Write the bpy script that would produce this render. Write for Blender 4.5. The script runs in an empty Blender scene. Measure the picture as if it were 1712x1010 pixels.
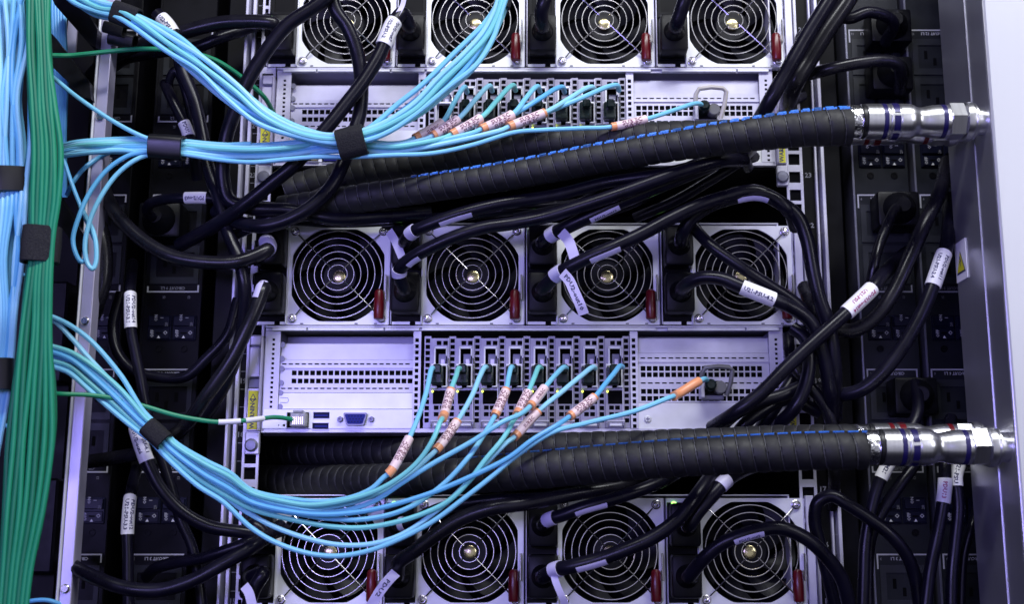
import bpy, bmesh, math, random
from mathutils import Vector, Matrix
random.seed(7)
R = math.radians
sc = bpy.context.scene
COL = sc.collection
# ------------------------------------------------------------------ camera
F = 2000.0; W, H = 1712.0, 1010.0; CX, CY = 897.0, 505.0
TH = math.atan(F/10190.0); D = 1.0
cam_d = bpy.data.cameras.new('camera'); cam = bpy.data.objects.new('camera', cam_d); COL.objects.link(cam)
CAM = Vector((0, -D*math.cos(TH), -D*math.sin(TH)))
cam.location = CAM; cam.rotation_euler = (R(90)+TH, 0, 0)
cam_d.sensor_width = 36.0; cam_d.lens = 36.0*F/W; cam_d.shift_x = -(CX-W/2)/W
cam_d.clip_start = 0.02; cam_d.clip_end = 50
cam_d.dof.use_dof = True; cam_d.dof.focus_distance = 0.975; cam_d.dof.aperture_fstop = 6.5
sc.camera = cam
sc.render.resolution_x, sc.render.resolution_y = 1024, 605
# ------------------------------------------------------------------ world, lamps, exposure
w = bpy.data.worlds.new('World'); sc.world = w; w.use_nodes = True
w.node_tree.nodes['Background'].inputs[0].default_value = (0.5, 0.5, 0.9, 1); w.node_tree.nodes['Background'].inputs[1].default_value = 0.01
def lamp(name, loc, target, sx, sy, power, col):
    l = bpy.data.lights.new(name, 'AREA'); l.shape = 'RECTANGLE'; l.size = sx; l.size_y = sy; l.energy = power; l.color = col
    o = bpy.data.objects.new(name, l); COL.objects.link(o); o.location = loc
    o.rotation_euler = (Vector(target)-Vector(loc)).to_track_quat('-Z', 'Y').to_euler()
    return o
lamp('ceiling_lamp', (0.25, -0.9, 1.05), (0, 0, 0), 1.5, 0.16, 25.0, (0.95, 0.97, 1.0))
lamp('aisle_lamp', (-0.60, -1.4, -0.02), (-0.05, 0, 0), 0.9, 0.22, 10.5, (0.38, 0.33, 1.0))
lamp('door_lamp', (1.1, -1.3, 0.35), (0.35, 0, 0), 0.25, 0.8, 5.0, (0.9, 0.9, 1.0))
lamp('room_fill', (0.2, -2.4, -0.2), (0, 0, 0), 3.2, 2.4, 9.0, (0.85, 0.86, 1.0))  # large added lamp standing in for the room's ambient light and reflections
sc.view_settings.view_transform = 'Standard'; sc.view_settings.look = 'None'
sc.view_settings.exposure = 0.02; sc.view_settings.gamma = 1.0
try: sc.cycles.max_bounces = 6
except Exception: pass

# ------------------------------------------------------------------ pixel -> place
CT, ST = math.cos(TH), math.sin(TH)
def P(px, py, d=0.0):
    u = (px-CX)/F; v = (CY-py)/F
    dy = CT - v*ST; dz = ST + v*CT
    t = (-d - CAM.y)/dy
    return Vector((u*t, -d, CAM.z + dz*t))
def sc_at(px, py, d=0.0):                       # metres per pixel there
    v = (CY-py)/F
    return (-d-CAM.y)/(CT - v*ST)/F
def d_for(X, px, py):                           # depth where world X shows at px
    return -(CAM.y + (CT-(CY-py)/F*ST)*X*F/(px-CX))
def X0(px, py=460, d=0): return P(px, py, d).x
def Z0(py, d=0): return P(CX, py, d).z

# ------------------------------------------------------------------ materials
MT = {}
def mat(name, col, rough=0.5, metal=0.0, var=0.0, bump=0.0, scale=60.0, emit=None, est=0, spec=0.5, aniso=None, coat=0, dist=0.0002):
    m = bpy.data.materials.new(name); m.use_nodes = True; nt = m.node_tree; b = nt.nodes['Principled BSDF']
    b.inputs['Base Color'].default_value = (*col, 1); b.inputs['Roughness'].default_value = rough; b.inputs['Metallic'].default_value = metal
    b.inputs['Specular IOR Level'].default_value = spec
    if coat: b.inputs['Coat Weight'].default_value = coat; b.inputs['Coat Roughness'].default_value = 0.12
    if emit: b.inputs['Emission Color'].default_value = (*emit, 1); b.inputs['Emission Strength'].default_value = est
    if var or bump:
        tc = nt.nodes.new('ShaderNodeTexCoord'); mp = nt.nodes.new('ShaderNodeMapping'); nz = nt.nodes.new('ShaderNodeTexNoise')
        nt.links.new(tc.outputs['Object'], mp.inputs[0]); nt.links.new(mp.outputs[0], nz.inputs['Vector'])
        if aniso: mp.inputs['Scale'].default_value = aniso
        nz.inputs['Scale'].default_value = scale; nz.inputs['Detail'].default_value = 5
        if var:
            cr = nt.nodes.new('ShaderNodeMapRange'); cr.inputs[1].default_value = 0.3; cr.inputs[2].default_value = 0.7
            cr.inputs[3].default_value = 1-var; cr.inputs[4].default_value = 1+var
            mx = nt.nodes.new('ShaderNodeMix'); mx.data_type = 'RGBA'; mx.blend_type = 'MULTIPLY'; mx.inputs[0].default_value = 1
            mx.inputs[6].default_value = (*col, 1)
            nt.links.new(nz.outputs[0], cr.inputs[0]); nt.links.new(cr.outputs[0], mx.inputs[7]); nt.links.new(mx.outputs[2], b.inputs['Base Color'])
            r2 = nt.nodes.new('ShaderNodeMapRange'); r2.inputs[1].default_value = 0.3; r2.inputs[2].default_value = 0.7
            r2.inputs[3].default_value = rough*(1-var*0.8); r2.inputs[4].default_value = min(1, rough*(1+var*0.8))
            nt.links.new(nz.outputs[0], r2.inputs[0]); nt.links.new(r2.outputs[0], b.inputs['Roughness'])
        if bump:
            bp = nt.nodes.new('ShaderNodeBump'); bp.inputs['Strength'].default_value = bump; bp.inputs['Distance'].default_value = dist
            nt.links.new(nz.outputs[0], bp.inputs['Height']); nt.links.new(bp.outputs[0], b.inputs['Normal'])
    MT[name] = m; return m
mat('wrap_edge_glint', (0.06, 0.06, 0.07), 0.5)  # grey stripe that paints the light caught along the hose wrap's edges
mat('zinc_sheet', (0.58, 0.57, 0.70), 0.40, 0.35, 0.10, 0.15, 45)
mat('supply_plate', (0.74, 0.75, 0.80), 0.42, 0.35, 0.08, 0.1, 50)
mat('dark_sheet', (0.20, 0.20, 0.27), 0.4, 0.6, 0.12, 0.1, 50)
mat('chrome_wire', (0.68, 0.66, 0.70), 0.24, 1.0, 0.1, 0, 80)
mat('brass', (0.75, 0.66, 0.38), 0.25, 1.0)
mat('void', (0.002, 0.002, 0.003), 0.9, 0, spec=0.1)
mat('fan_black', (0.004, 0.004, 0.008), 0.42, 0, 0.2, 0, 40, spec=0.24)
mat('black_plastic', (0.004, 0.004, 0.006), 0.38, 0, 0.25, 0.2, 120, spec=0.14)
mat('cord_black', (0.005, 0.0045, 0.011), 0.30, 0, 0.25, 0.18, 60, spec=0.24)
mat('cord_grey', (0.008, 0.0075, 0.012), 0.27, 0, 0.25, 0.25, 60, spec=0.32)
mat('rack_black', (0.002, 0.002, 0.003), 0.5, 0, 0.3, 0.1, 30, spec=0.12)
mat('strip_black', (0.0025, 0.0025, 0.004), 0.45, 0, 0.2, 0.15, 60, spec=0.12)
mat('strip_lit', (0.012, 0.0135, 0.018), 0.42, 0, 0.2, 0.15, 60, spec=0.2)  # lighter copy of strip_black; the stronger light at right is in its colour
mat('strip_highlight', (0.022, 0.024, 0.03), 0.38, 0, 0.2, 0.15, 60, spec=0.3)
mat('switch_blue', (0.006, 0.007, 0.020), 0.35, 0, 0.2, 0.1, 60, spec=0.15)
mat('print_grey', (0.42, 0.42, 0.48), 0.6)
mat('print_dim', (0.16, 0.16, 0.19), 0.6)
mat('print_white', (0.7, 0.7, 0.75), 0.6)
mat('fabric_black', (0.005, 0.005, 0.008), 0.9, 0, 0.3, 1.0, 900, dist=0.0006)
mat('sleeve_black', (0.006, 0.006, 0.008), 0.34, 0, 0.2, 0.2, 40)
mat('aqua_jacket', (0.20, 0.57, 0.80), 0.38, 0, 0.05, 0, 30)
mat('aqua_pale', (0.29, 0.65, 0.85), 0.38, 0, 0.05, 0, 30)
mat('aqua_deep', (0.12, 0.44, 0.76), 0.38, 0, 0.05, 0, 30)
mat('aqua_green', (0.18, 0.60, 0.62), 0.38, 0, 0.05, 0, 30)
mat('green_jacket', (0.009, 0.24, 0.115), 0.42, 0, 0.08, 0, 30)
mat('green_deep', (0.006, 0.16, 0.08), 0.42, 0, 0.08, 0, 30)
mat('white_label', (0.80, 0.79, 0.84), 0.45, 0, 0.04, 0, 90)
mat('violet_label', (0.55, 0.52, 0.78), 0.45, 0, 0.04, 0, 90)
mat('pink_label', (0.80, 0.62, 0.64), 0.4, 0, 0.04, 0, 90)
mat('orange_sleeve', (0.78, 0.33, 0.16), 0.3, 0, 0.06, 0, 60)
mat('ink', (0.03, 0.03, 0.10), 0.6)
mat('ink_red', (0.35, 0.05, 0.15), 0.6)
mat('ink_brown', (0.20, 0.08, 0.12), 0.6)
mat('hose_foam', (0.006, 0.006, 0.008), 0.62, 0, 0.2, 0.5, 160, dist=0.0004)
mat('seam_blue', (0.05, 0.22, 0.75), 0.35, 0, 0.25, 0, 250)
mat('seam_navy', (0.02, 0.09, 0.30), 0.5, 0, 0.25, 0, 250)
mat('steel', (0.72, 0.72, 0.76), 0.30, 1.0, 0.06, 0.03, 30, aniso=(25, 1, 1))
mat('steel_foil', (0.75, 0.75, 0.78), 0.2, 1.0, 0.2, 1.0, 160, dist=0.0015)
mat('band_violet', (0.014, 0.010, 0.09), 0.35, 0.2)
mat('band_red', (0.13, 0.004, 0.008), 0.3, 0.1)
mat('latch_red', (0.11, 0.003, 0.008), 0.3, 0, 0.1, 0, 60)
mat('manifold_steel', (0.62, 0.62, 0.68), 0.32, 0.85, 0.10, 0.3, 10, aniso=(1, 1, 0.08))
mat('manifold_front', (0.55, 0.56, 0.60), 0.4, 0.25, 0.03, 0, 6)
mat('yellow_label', (0.62, 0.60, 0.02), 0.5, 0, 0.05, 0, 90)
mat('rail_violet', (0.60, 0.57, 0.78), 0.36, 0.5, 0.08, 0.1, 40)
mat('usb_blue', (0.006, 0.008, 0.06), 0.5, spec=0.15)
mat('vga_blue', (0.02, 0.025, 0.22), 0.5, spec=0.1)
mat('clear_plastic', (0.30, 0.30, 0.34), 0.2, 0, 0.3, 0.8, 300, dist=0.001)
mat('card_metal', (0.34, 0.33, 0.43), 0.38, 0.5, 0.12, 0.15, 60)
mat('pcb_green', (0.002, 0.010, 0.009), 0.3, 0, 0.3, 0, 200)
mat('led_green', (0.2, 0.8, 0.2), 0.4, emit=(0.35, 1.0, 0.15), est=3.0)
mat('led_yellow', (0.8, 0.8, 0.2), 0.4, emit=(0.8, 1.0, 0.1), est=2.0)
mat('bail_grey', (0.11, 0.11, 0.12), 0.4, 0, 0.1, 0, 60)
mat('bail_beige', (0.50, 0.47, 0.42), 0.4, 0, 0.1, 0, 60)

# ------------------------------------------------------------------ object helpers
def fin(o, label=None, cat=None, group=None, kind=None):
    if label: o['label'] = label
    if cat: o['category'] = cat
    if group: o['group'] = group
    if kind: o['kind'] = kind
    return o
ROOT = {}
def thing(name, label, cat, loc=(0, 0, 0), group=None):
    o = bpy.data.objects.new(name, None); o.empty_display_size = 0.01; COL.objects.link(o); o.location = loc
    ROOT[o.name] = Vector(loc); return fin(o, label, cat, group)
def off(parent):
    o = parent
    while o.parent: o = o.parent
    return ROOT.get(o.name, Vector(o.location))
class B:                                        # mesh builder in world coordinates
    def __init__(s): s.v = []; s.f = []; s.m = []; s.mats = []; s.sm = []
    def mi(s, m):
        if m not in s.mats: s.mats.append(m)
        return s.mats.index(m)
    def add(s, vs, fs, m, smooth=False):
        b = len(s.v); s.v += [tuple(v) for v in vs]; k = s.mi(m)
        for f in fs: s.f.append(tuple(i+b for i in f)); s.m.append(k); s.sm.append(smooth)
    def bm(s, bm, m, smooth=False):
        bm.verts.index_update(); s.add([v.co[:] for v in bm.verts], [[v.index for v in f.verts] for f in bm.faces], m, smooth); bm.free()
    def box(s, x0, x1, y0, y1, z0, z1, m, bev=0.0, seg=1):
        if x1 < x0: x0, x1 = x1, x0
        if y1 < y0: y0, y1 = y1, y0
        if z1 < z0: z0, z1 = z1, z0
        bm = bmesh.new(); r = bmesh.ops.create_cube(bm, size=1)
        for v in bm.verts: v.co = Vector(((x0+x1)/2+v.co.x*(x1-x0), (y0+y1)/2+v.co.y*(y1-y0), (z0+z1)/2+v.co.z*(z1-z0)))
        if bev: bmesh.ops.bevel(bm, geom=list(bm.edges), offset=min(bev, (x1-x0)*.45, (y1-y0)*.45, (z1-z0)*.45), segments=seg, profile=0.5, affect='EDGES')
        s.bm(bm, m)
    def slab(s, pts, y0, y1, m):                # polygon in xz, extruded in y
        n = len(pts); vs = [(p[0], y0, p[1]) for p in pts]+[(p[0], y1, p[1]) for p in pts]
        fs = [tuple(range(n)), tuple(range(2*n-1, n-1, -1))]+[(i, (i+1) % n, n+(i+1) % n, n+i) for i in range(n)]
        s.add(vs, fs, m)
    def lathe(s, p0, axis, prof, m, n=24, caps=True, smooth=True, ups=None):
        a = Vector(axis).normalized(); u = ups or (Vector((0, 0, 1)) if abs(a.z) < .9 else Vector((1, 0, 0)))
        e1 = (u-a*u.dot(a)).normalized(); e2 = a.cross(e1); p0 = Vector(p0); vs = []; fs = []
        for (t, r) in prof:
            for k in range(n):
                an = 2*math.pi*k/n; vs.append(p0+a*t+(e1*math.cos(an)+e2*math.sin(an))*r)
        for i in range(len(prof)-1):
            for k in range(n): fs.append((i*n+k, i*n+(k+1) % n, (i+1)*n+(k+1) % n, (i+1)*n+k))
        if caps: fs.append(tuple(range(n))); fs.append(tuple(range(len(prof)*n-1, (len(prof)-1)*n-1, -1)))
        s.add(vs, fs, m, smooth)
    def grid(s, x0, x1, z0, z1, y, holes, m, depth=0.0012, back='void'):   # plate facing -y with real rectangular holes
        if x1 < x0: x0, x1 = x1, x0
        if z1 < z0: z0, z1 = z1, z0
        hs = [(min(h[0], h[1]), max(h[0], h[1]), min(h[2], h[3]), max(h[2], h[3])) for h in holes]; open_ = {k for k, h in enumerate(holes) if len(h) > 4}
        xs = sorted({round(v, 6) for v in [x0, x1]+[a for h in hs for a in h[:2] if x0 < a < x1]})
        zs = sorted({round(v, 6) for v in [z0, z1]+[a for h in hs for a in h[2:] if z0 < a < z1]})
        def hole(cx, cz): return any(h[0] < cx < h[1] and h[2] < cz < h[3] for h in hs)
        rowsig = []
        for j in range(len(zs)-1):
            cz = (zs[j]+zs[j+1])/2; i = 0
            while i < len(xs)-1:
                if hole((xs[i]+xs[i+1])/2, cz): i += 1; continue
                k = i
                while k < len(xs)-1 and not hole((xs[k]+xs[k+1])/2, cz): k += 1
                s.add([(xs[i], y, zs[j]), (xs[k], y, zs[j]), (xs[k], y, zs[j+1]), (xs[i], y, zs[j+1])], [(0, 1, 2, 3)], m); i = k
        for hi, (a, b, c, d) in enumerate(hs):
            s.add([(a, y, c), (b, y, c), (b, y, d), (a, y, d), (a, y+depth, c), (b, y+depth, c), (b, y+depth, d), (a, y+depth, d)],
                  [(0, 1, 5, 4), (1, 2, 6, 5), (2, 3, 7, 6), (3, 0, 4, 7)], m)
            if back and hi not in open_: s.add([(a, y+depth, c), (b, y+depth, c), (b, y+depth, d), (a, y+depth, d)], [(0, 1, 2, 3)], back)
        s.add([(x0, y, z0), (x1, y, z0), (x1, y, z1), (x0, y, z1), (x0, y+depth, z0), (x1, y+depth, z0), (x1, y+depth, z1), (x0, y+depth, z1)],
              [(0, 4, 5, 1), (1, 5, 6, 2), (2, 6, 7, 3), (3, 7, 4, 0)], m)
    def tube(s, pts, rad, m, n=10, caps=True, closed=False):
        fr = frames(pts); vs = []; fs = []; N = len(pts)
        for i, p in enumerate(pts):
            r = rad[i] if isinstance(rad, (list, tuple)) else rad
            for k in range(n):
                a = 2*math.pi*k/n; vs.append(p+(fr[i][1]*math.cos(a)+fr[i][2]*math.sin(a))*r)
        for i in range(N-1 if not closed else N):
            j = (i+1) % N
            for k in range(n): fs.append((i*n+k, i*n+(k+1) % n, j*n+(k+1) % n, j*n+k))
        if caps and not closed: fs.append(tuple(range(n))); fs.append(tuple(range(N*n-1, (N-1)*n-1, -1)))
        s.add(vs, fs, m, True)
    def obj(s, name, parent=None, label=None, cat=None, group=None, kind=None):
        me = bpy.data.meshes.new(name); o_ = off(parent) if parent else Vector((0, 0, 0))
        if not parent and s.v and kind != 'structure':
            c = [sum(v[k] for v in s.v)/len(s.v) for k in (0, 1)]+[min(v[2] for v in s.v)]; o_ = Vector(c)
        me.from_pydata([(v[0]-o_.x, v[1]-o_.y, v[2]-o_.z) for v in s.v], [], s.f)
        for k in s.mats: me.materials.append(MT[k])
        me.polygons.foreach_set('material_index', s.m); me.polygons.foreach_set('use_smooth', s.sm)
        me.validate()
        if any(s.sm): me.set_sharp_from_angle(angle=R(32))
        bm = bmesh.new(); bm.from_mesh(me); bmesh.ops.recalc_face_normals(bm, faces=bm.faces); bm.to_mesh(me); bm.free(); me.update()
        o = bpy.data.objects.new(name, me); COL.objects.link(o)
        if parent: o.parent = parent
        else: o.location = o_; ROOT[o.name] = o_
        return fin(o, label, cat, group, kind)
def frames(pts):
    n = len(pts); T = []
    for i in range(n):
        a = pts[max(0, i-1)]; b = pts[min(n-1, i+1)]; t = (b-a); T.append(t.normalized() if t.length > 1e-9 else Vector((1, 0, 0)))
    u = Vector((0, -1, 0)); e = u-T[0]*u.dot(T[0])
    if e.length < .1: u = Vector((0, 0, 1)); e = u-T[0]*u.dot(T[0])
    e.normalize(); out = []
    for i in range(n):
        e = (e-T[i]*e.dot(T[i])).normalized(); out.append((T[i], e, T[i].cross(e)))
    return out
def camframe(p, T):
    c = (CAM-p); e = (c-T*c.dot(T)).normalized(); return e, T.cross(e)
def copy_tree(o, parent=None, dloc=None):
    c = o.copy(); COL.objects.link(c)
    if parent: c.parent = parent
    else: ROOT[c.name] = Vector(c.location)
    for ch in list(o.children): copy_tree(ch, c)
    return c
def place(o, loc): o.location = loc; ROOT[o.name] = Vector(loc)

# text meshes
TXT = {}
def glyphs(s):
    if s not in TXT:
        cu = bpy.data.curves.new('lettering', 'FONT'); cu.body = s; cu.size = 1.0; cu.resolution_u = 1; cu.align_x = 'CENTER'; cu.align_y = 'CENTER'
        try: cu.offset = 0.03
        except Exception: pass
        o = bpy.data.objects.new('lettering', cu); me = o.to_mesh()
        vs = [(v.co.x, v.co.y) for v in me.vertices]; fs = [tuple(p.vertices) for p in me.polygons]
        xs = [v[0] for v in vs] or [0]
        TXT[s] = (vs, fs, max(xs)-min(xs)); o.to_mesh_clear(); bpy.data.objects.remove(o); bpy.data.curves.remove(cu)
    return TXT[s]
def flat_text(b, s, x, y, z, size, m, rot=0.0, maxw=None):   # on a face looking to -y
    vs, fs, wd = glyphs(s); k = size
    if maxw and wd*k > maxw: k = maxw/wd
    ca, sa = math.cos(rot), math.sin(rot)
    b.add([(x+(a*ca-c*sa)*k, y, z+(a*sa+c*ca)*size) if rot == 0 else (x+(a*ca-c*sa)*k, y, z+(a*sa+c*ca)*k) for a, c in vs], fs, m)

# ------------------------------------------------------------------ cable paths in (px, py, depth, radius px)
class Path:
    def __init__(s, pts, d=0.05, r=11.0, step=4.0):
        q = []
        for p in pts:
            p = list(p)
            if len(p) < 3: p.append(d)
            if len(p) < 4: p.append(r)
            q.append(p)
        out = []
        for i in range(len(q)-1):
            p0 = q[max(0, i-1)]; p1 = q[i]; p2 = q[i+1]; p3 = q[min(len(q)-1, i+2)]
            L = math.hypot(p2[0]-p1[0], p2[1]-p1[1])+abs(p2[2]-p1[2])*2000; n = max(3, int(L/step))
            l = lambda a, c: max(1e-3, (math.hypot(a[0]-c[0], a[1]-c[1])+abs(a[2]-c[2])*2000))**0.5
            t0 = 0; t1 = t0+l(p0, p1) if p0 is not p1 else t0+l(p1, p2); t2 = t1+l(p1, p2); t3 = t2+(l(p2, p3) if p3 is not p2 else l(p1, p2))
            if p0 is p1: p0 = [2*a-c for a, c in zip(p1, p2)]
            if p3 is p2: p3 = [2*a-c for a, c in zip(p2, p1)]
            for k in range(n):
                t = t1+(t2-t1)*k/n
                lp = lambda A, Bq, ta, tb: [(tb-t)/(tb-ta)*a+(t-ta)/(tb-ta)*c for a, c in zip(A, Bq)]
                A1 = lp(p0, p1, t0, t1); A2 = lp(p1, p2, t1, t2); A3 = lp(p2, p3, t2, t3)
                B1 = lp(A1, A2, t0, t2); B2 = lp(A2, A3, t1, t3); out.append(lp(B1, B2, t1, t2))
        out.append(q[-1]); s.px = out
        s.p = [P(a[0], a[1], a[2]) for a in out]
        s.r = [a[3]*sc_at(*a[:3]) for a in out]
        s.s = [0.0]
        for i in range(1, len(s.p)): s.s.append(s.s[-1]+(s.p[i]-s.p[i-1]).length)
    def near(s, x, y): return min(range(len(s.px)), key=lambda i: (s.px[i][0]-x)**2+(s.px[i][1]-y)**2)
    def at(s, t):
        t = min(max(t, 0), s.s[-1]); i = 1
        while i < len(s.s)-1 and s.s[i] < t: i += 1
        a = (t-s.s[i-1])/max(1e-9, s.s[i]-s.s[i-1])
        T = (s.p[min(i+1, len(s.p)-1)]-s.p[max(0, i-2)]).normalized()
        return s.p[i-1].lerp(s.p[i], a), T, s.r[i]
    def line(s, m, n=12):
        b = B(); b.tube(s.p, s.r, m, n); return b
    def sleeve(s, q0, q1, grow, m, b=None, phi=None, n=16):
        b = b or B(); i0, i1 = s.near(*q0), s.near(*q1)
        t0, t1 = sorted((s.s[i0], s.s[i1])); N = max(4, int((t1-t0)/0.002)); vs = []; fs = []
        full = phi is None; p0, p1 = (0, 2*math.pi) if full else phi; K = n if full else n+1
        prof = [(t0, -0.6)]+[(t0+(t1-t0)*k/N, 1) for k in range(N+1)]+[(t1, -0.6)]
        for t, g in prof:
            c, T, r = s.at(t); e, f = camframe(c, T); rr = r*(grow if g > 0 else 0.6)
            for k in range(K):
                a = p0+(p1-p0)*k/n; vs.append(c+(e*math.cos(a)+f*math.sin(a))*rr)
        for j in range(len(prof)-1):
            for k in range(n): fs.append((j*K+k, j*K+(k+1) % K if full else j*K+k+1, (j+1)*K+((k+1) % K if full else k+1), (j+1)*K+k))
        b.add(vs, fs, m, True); return b
    def text(s, txt, q0, q1, grow, size, m, b, flip=1, vo=0.0, phi0=0.0):
        i0, i1 = s.near(*q0), s.near(*q1); t0, t1 = sorted((s.s[i0], s.s[i1])); vs, fs, wd = glyphs(txt); k = min(size, (t1-t0)*0.86/wd); o = []
        for x, y in vs:
            c, T, r = s.at((t0+t1)/2+x*k*flip); e, f = camframe(c, T); rr = r*grow+0.00012
            a = phi0-flip*(y*size+vo)/rr; o.append(c+(e*math.cos(a)+f*math.sin(a))*rr)
        b.add(o, fs, m)

# ================================================================== SETTING
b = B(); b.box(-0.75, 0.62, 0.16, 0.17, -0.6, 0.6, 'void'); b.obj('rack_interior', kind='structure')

# ================================================================== RACK POSTS
def rack_post(label, px_list, side):
    (a0, a1, b0, b1, c0, c1, h0, h1) = px_list       # two bright folds, dark strip, perforated rail (px at y 740)
    X = lambda p: X0(p, 740)
    t = thing('rack_post', label, 'rack post', (X(h0), 0, -0.32))
    q = B(); q.box(X(a0), X(a1), -0.004, 0.05, -0.33, 0.33, 'zinc_sheet', 0.0004); q.obj('front_fold', t)
    q = B(); q.box(X(b0), X(b1), 0.000, 0.05, -0.33, 0.33, 'zinc_sheet', 0.0004); q.obj('front_fold', t)
    q = B(); q.box(X(c0), X(c1), 0.004, 0.05, -0.33, 0.33, 'rack_black')
    q.obj('numbered_strip', t)
    q = B(); k = 0; z = -0.31
    while z < 0.31:
        q.box(X(c0)+.0008, X(c0)+.005, 0.0036, 0.0042, z, z+0.0006, 'print_dim')
        if k % 3 == 1: flat_text(q, str(14+k//3), (X(c0)+X(c1))/2, 0.0035, z+.007, 0.006, 'print_dim')
        z += 0.0148; k += 1
    q.obj('lettering', t)
    q = B(); holes = []; z = -0.325; k = 0; xa, xb = sorted((X(h0), X(h1))); mcx = (xa+xb)/2
    while z < 0.31:
        holes.append((mcx-.0048, mcx+.0048, z, z+0.0098)); z += 0.0159 if k % 3 else 0.0127; z += 0.0; k += 1
    q.grid(xa, xb, -0.33, 0.33, 0.001, holes, 'zinc_sheet', 0.002); q.obj('perforated_rail', t)
    q = B(); q.box(X(a1 if side > 0 else a1)-0.0002, X(b0)+0.0002, 0.02, 0.05, -0.33, 0.33, 'rack_black'); q.obj('groove', t)
    return t
rack_post('left rack post with square holes, ear screws and bright folded edges beside the servers', (377, 382, 388, 394, 394, 405, 405, 433), 1)
rack_post('right rack post with square holes and bright folded edges beside the servers', (1399, 1393, 1388, 1384, 1384, 1363, 1363, 1334), -1)
for nm, p0, p1, lab in (('side_panel', 338, 376, 'narrow black panel between left power strips and rack post'), ('side_panel', 1401, 1436, 'narrow black panel between right rack post and power strips')):
    q = B(); q.box(X0(p0, 740), X0(p1, 740), 0.012, 0.05, -0.33, 0.33, 'strip_black', 0.001); q.obj(nm, None, lab, 'panel')

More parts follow.
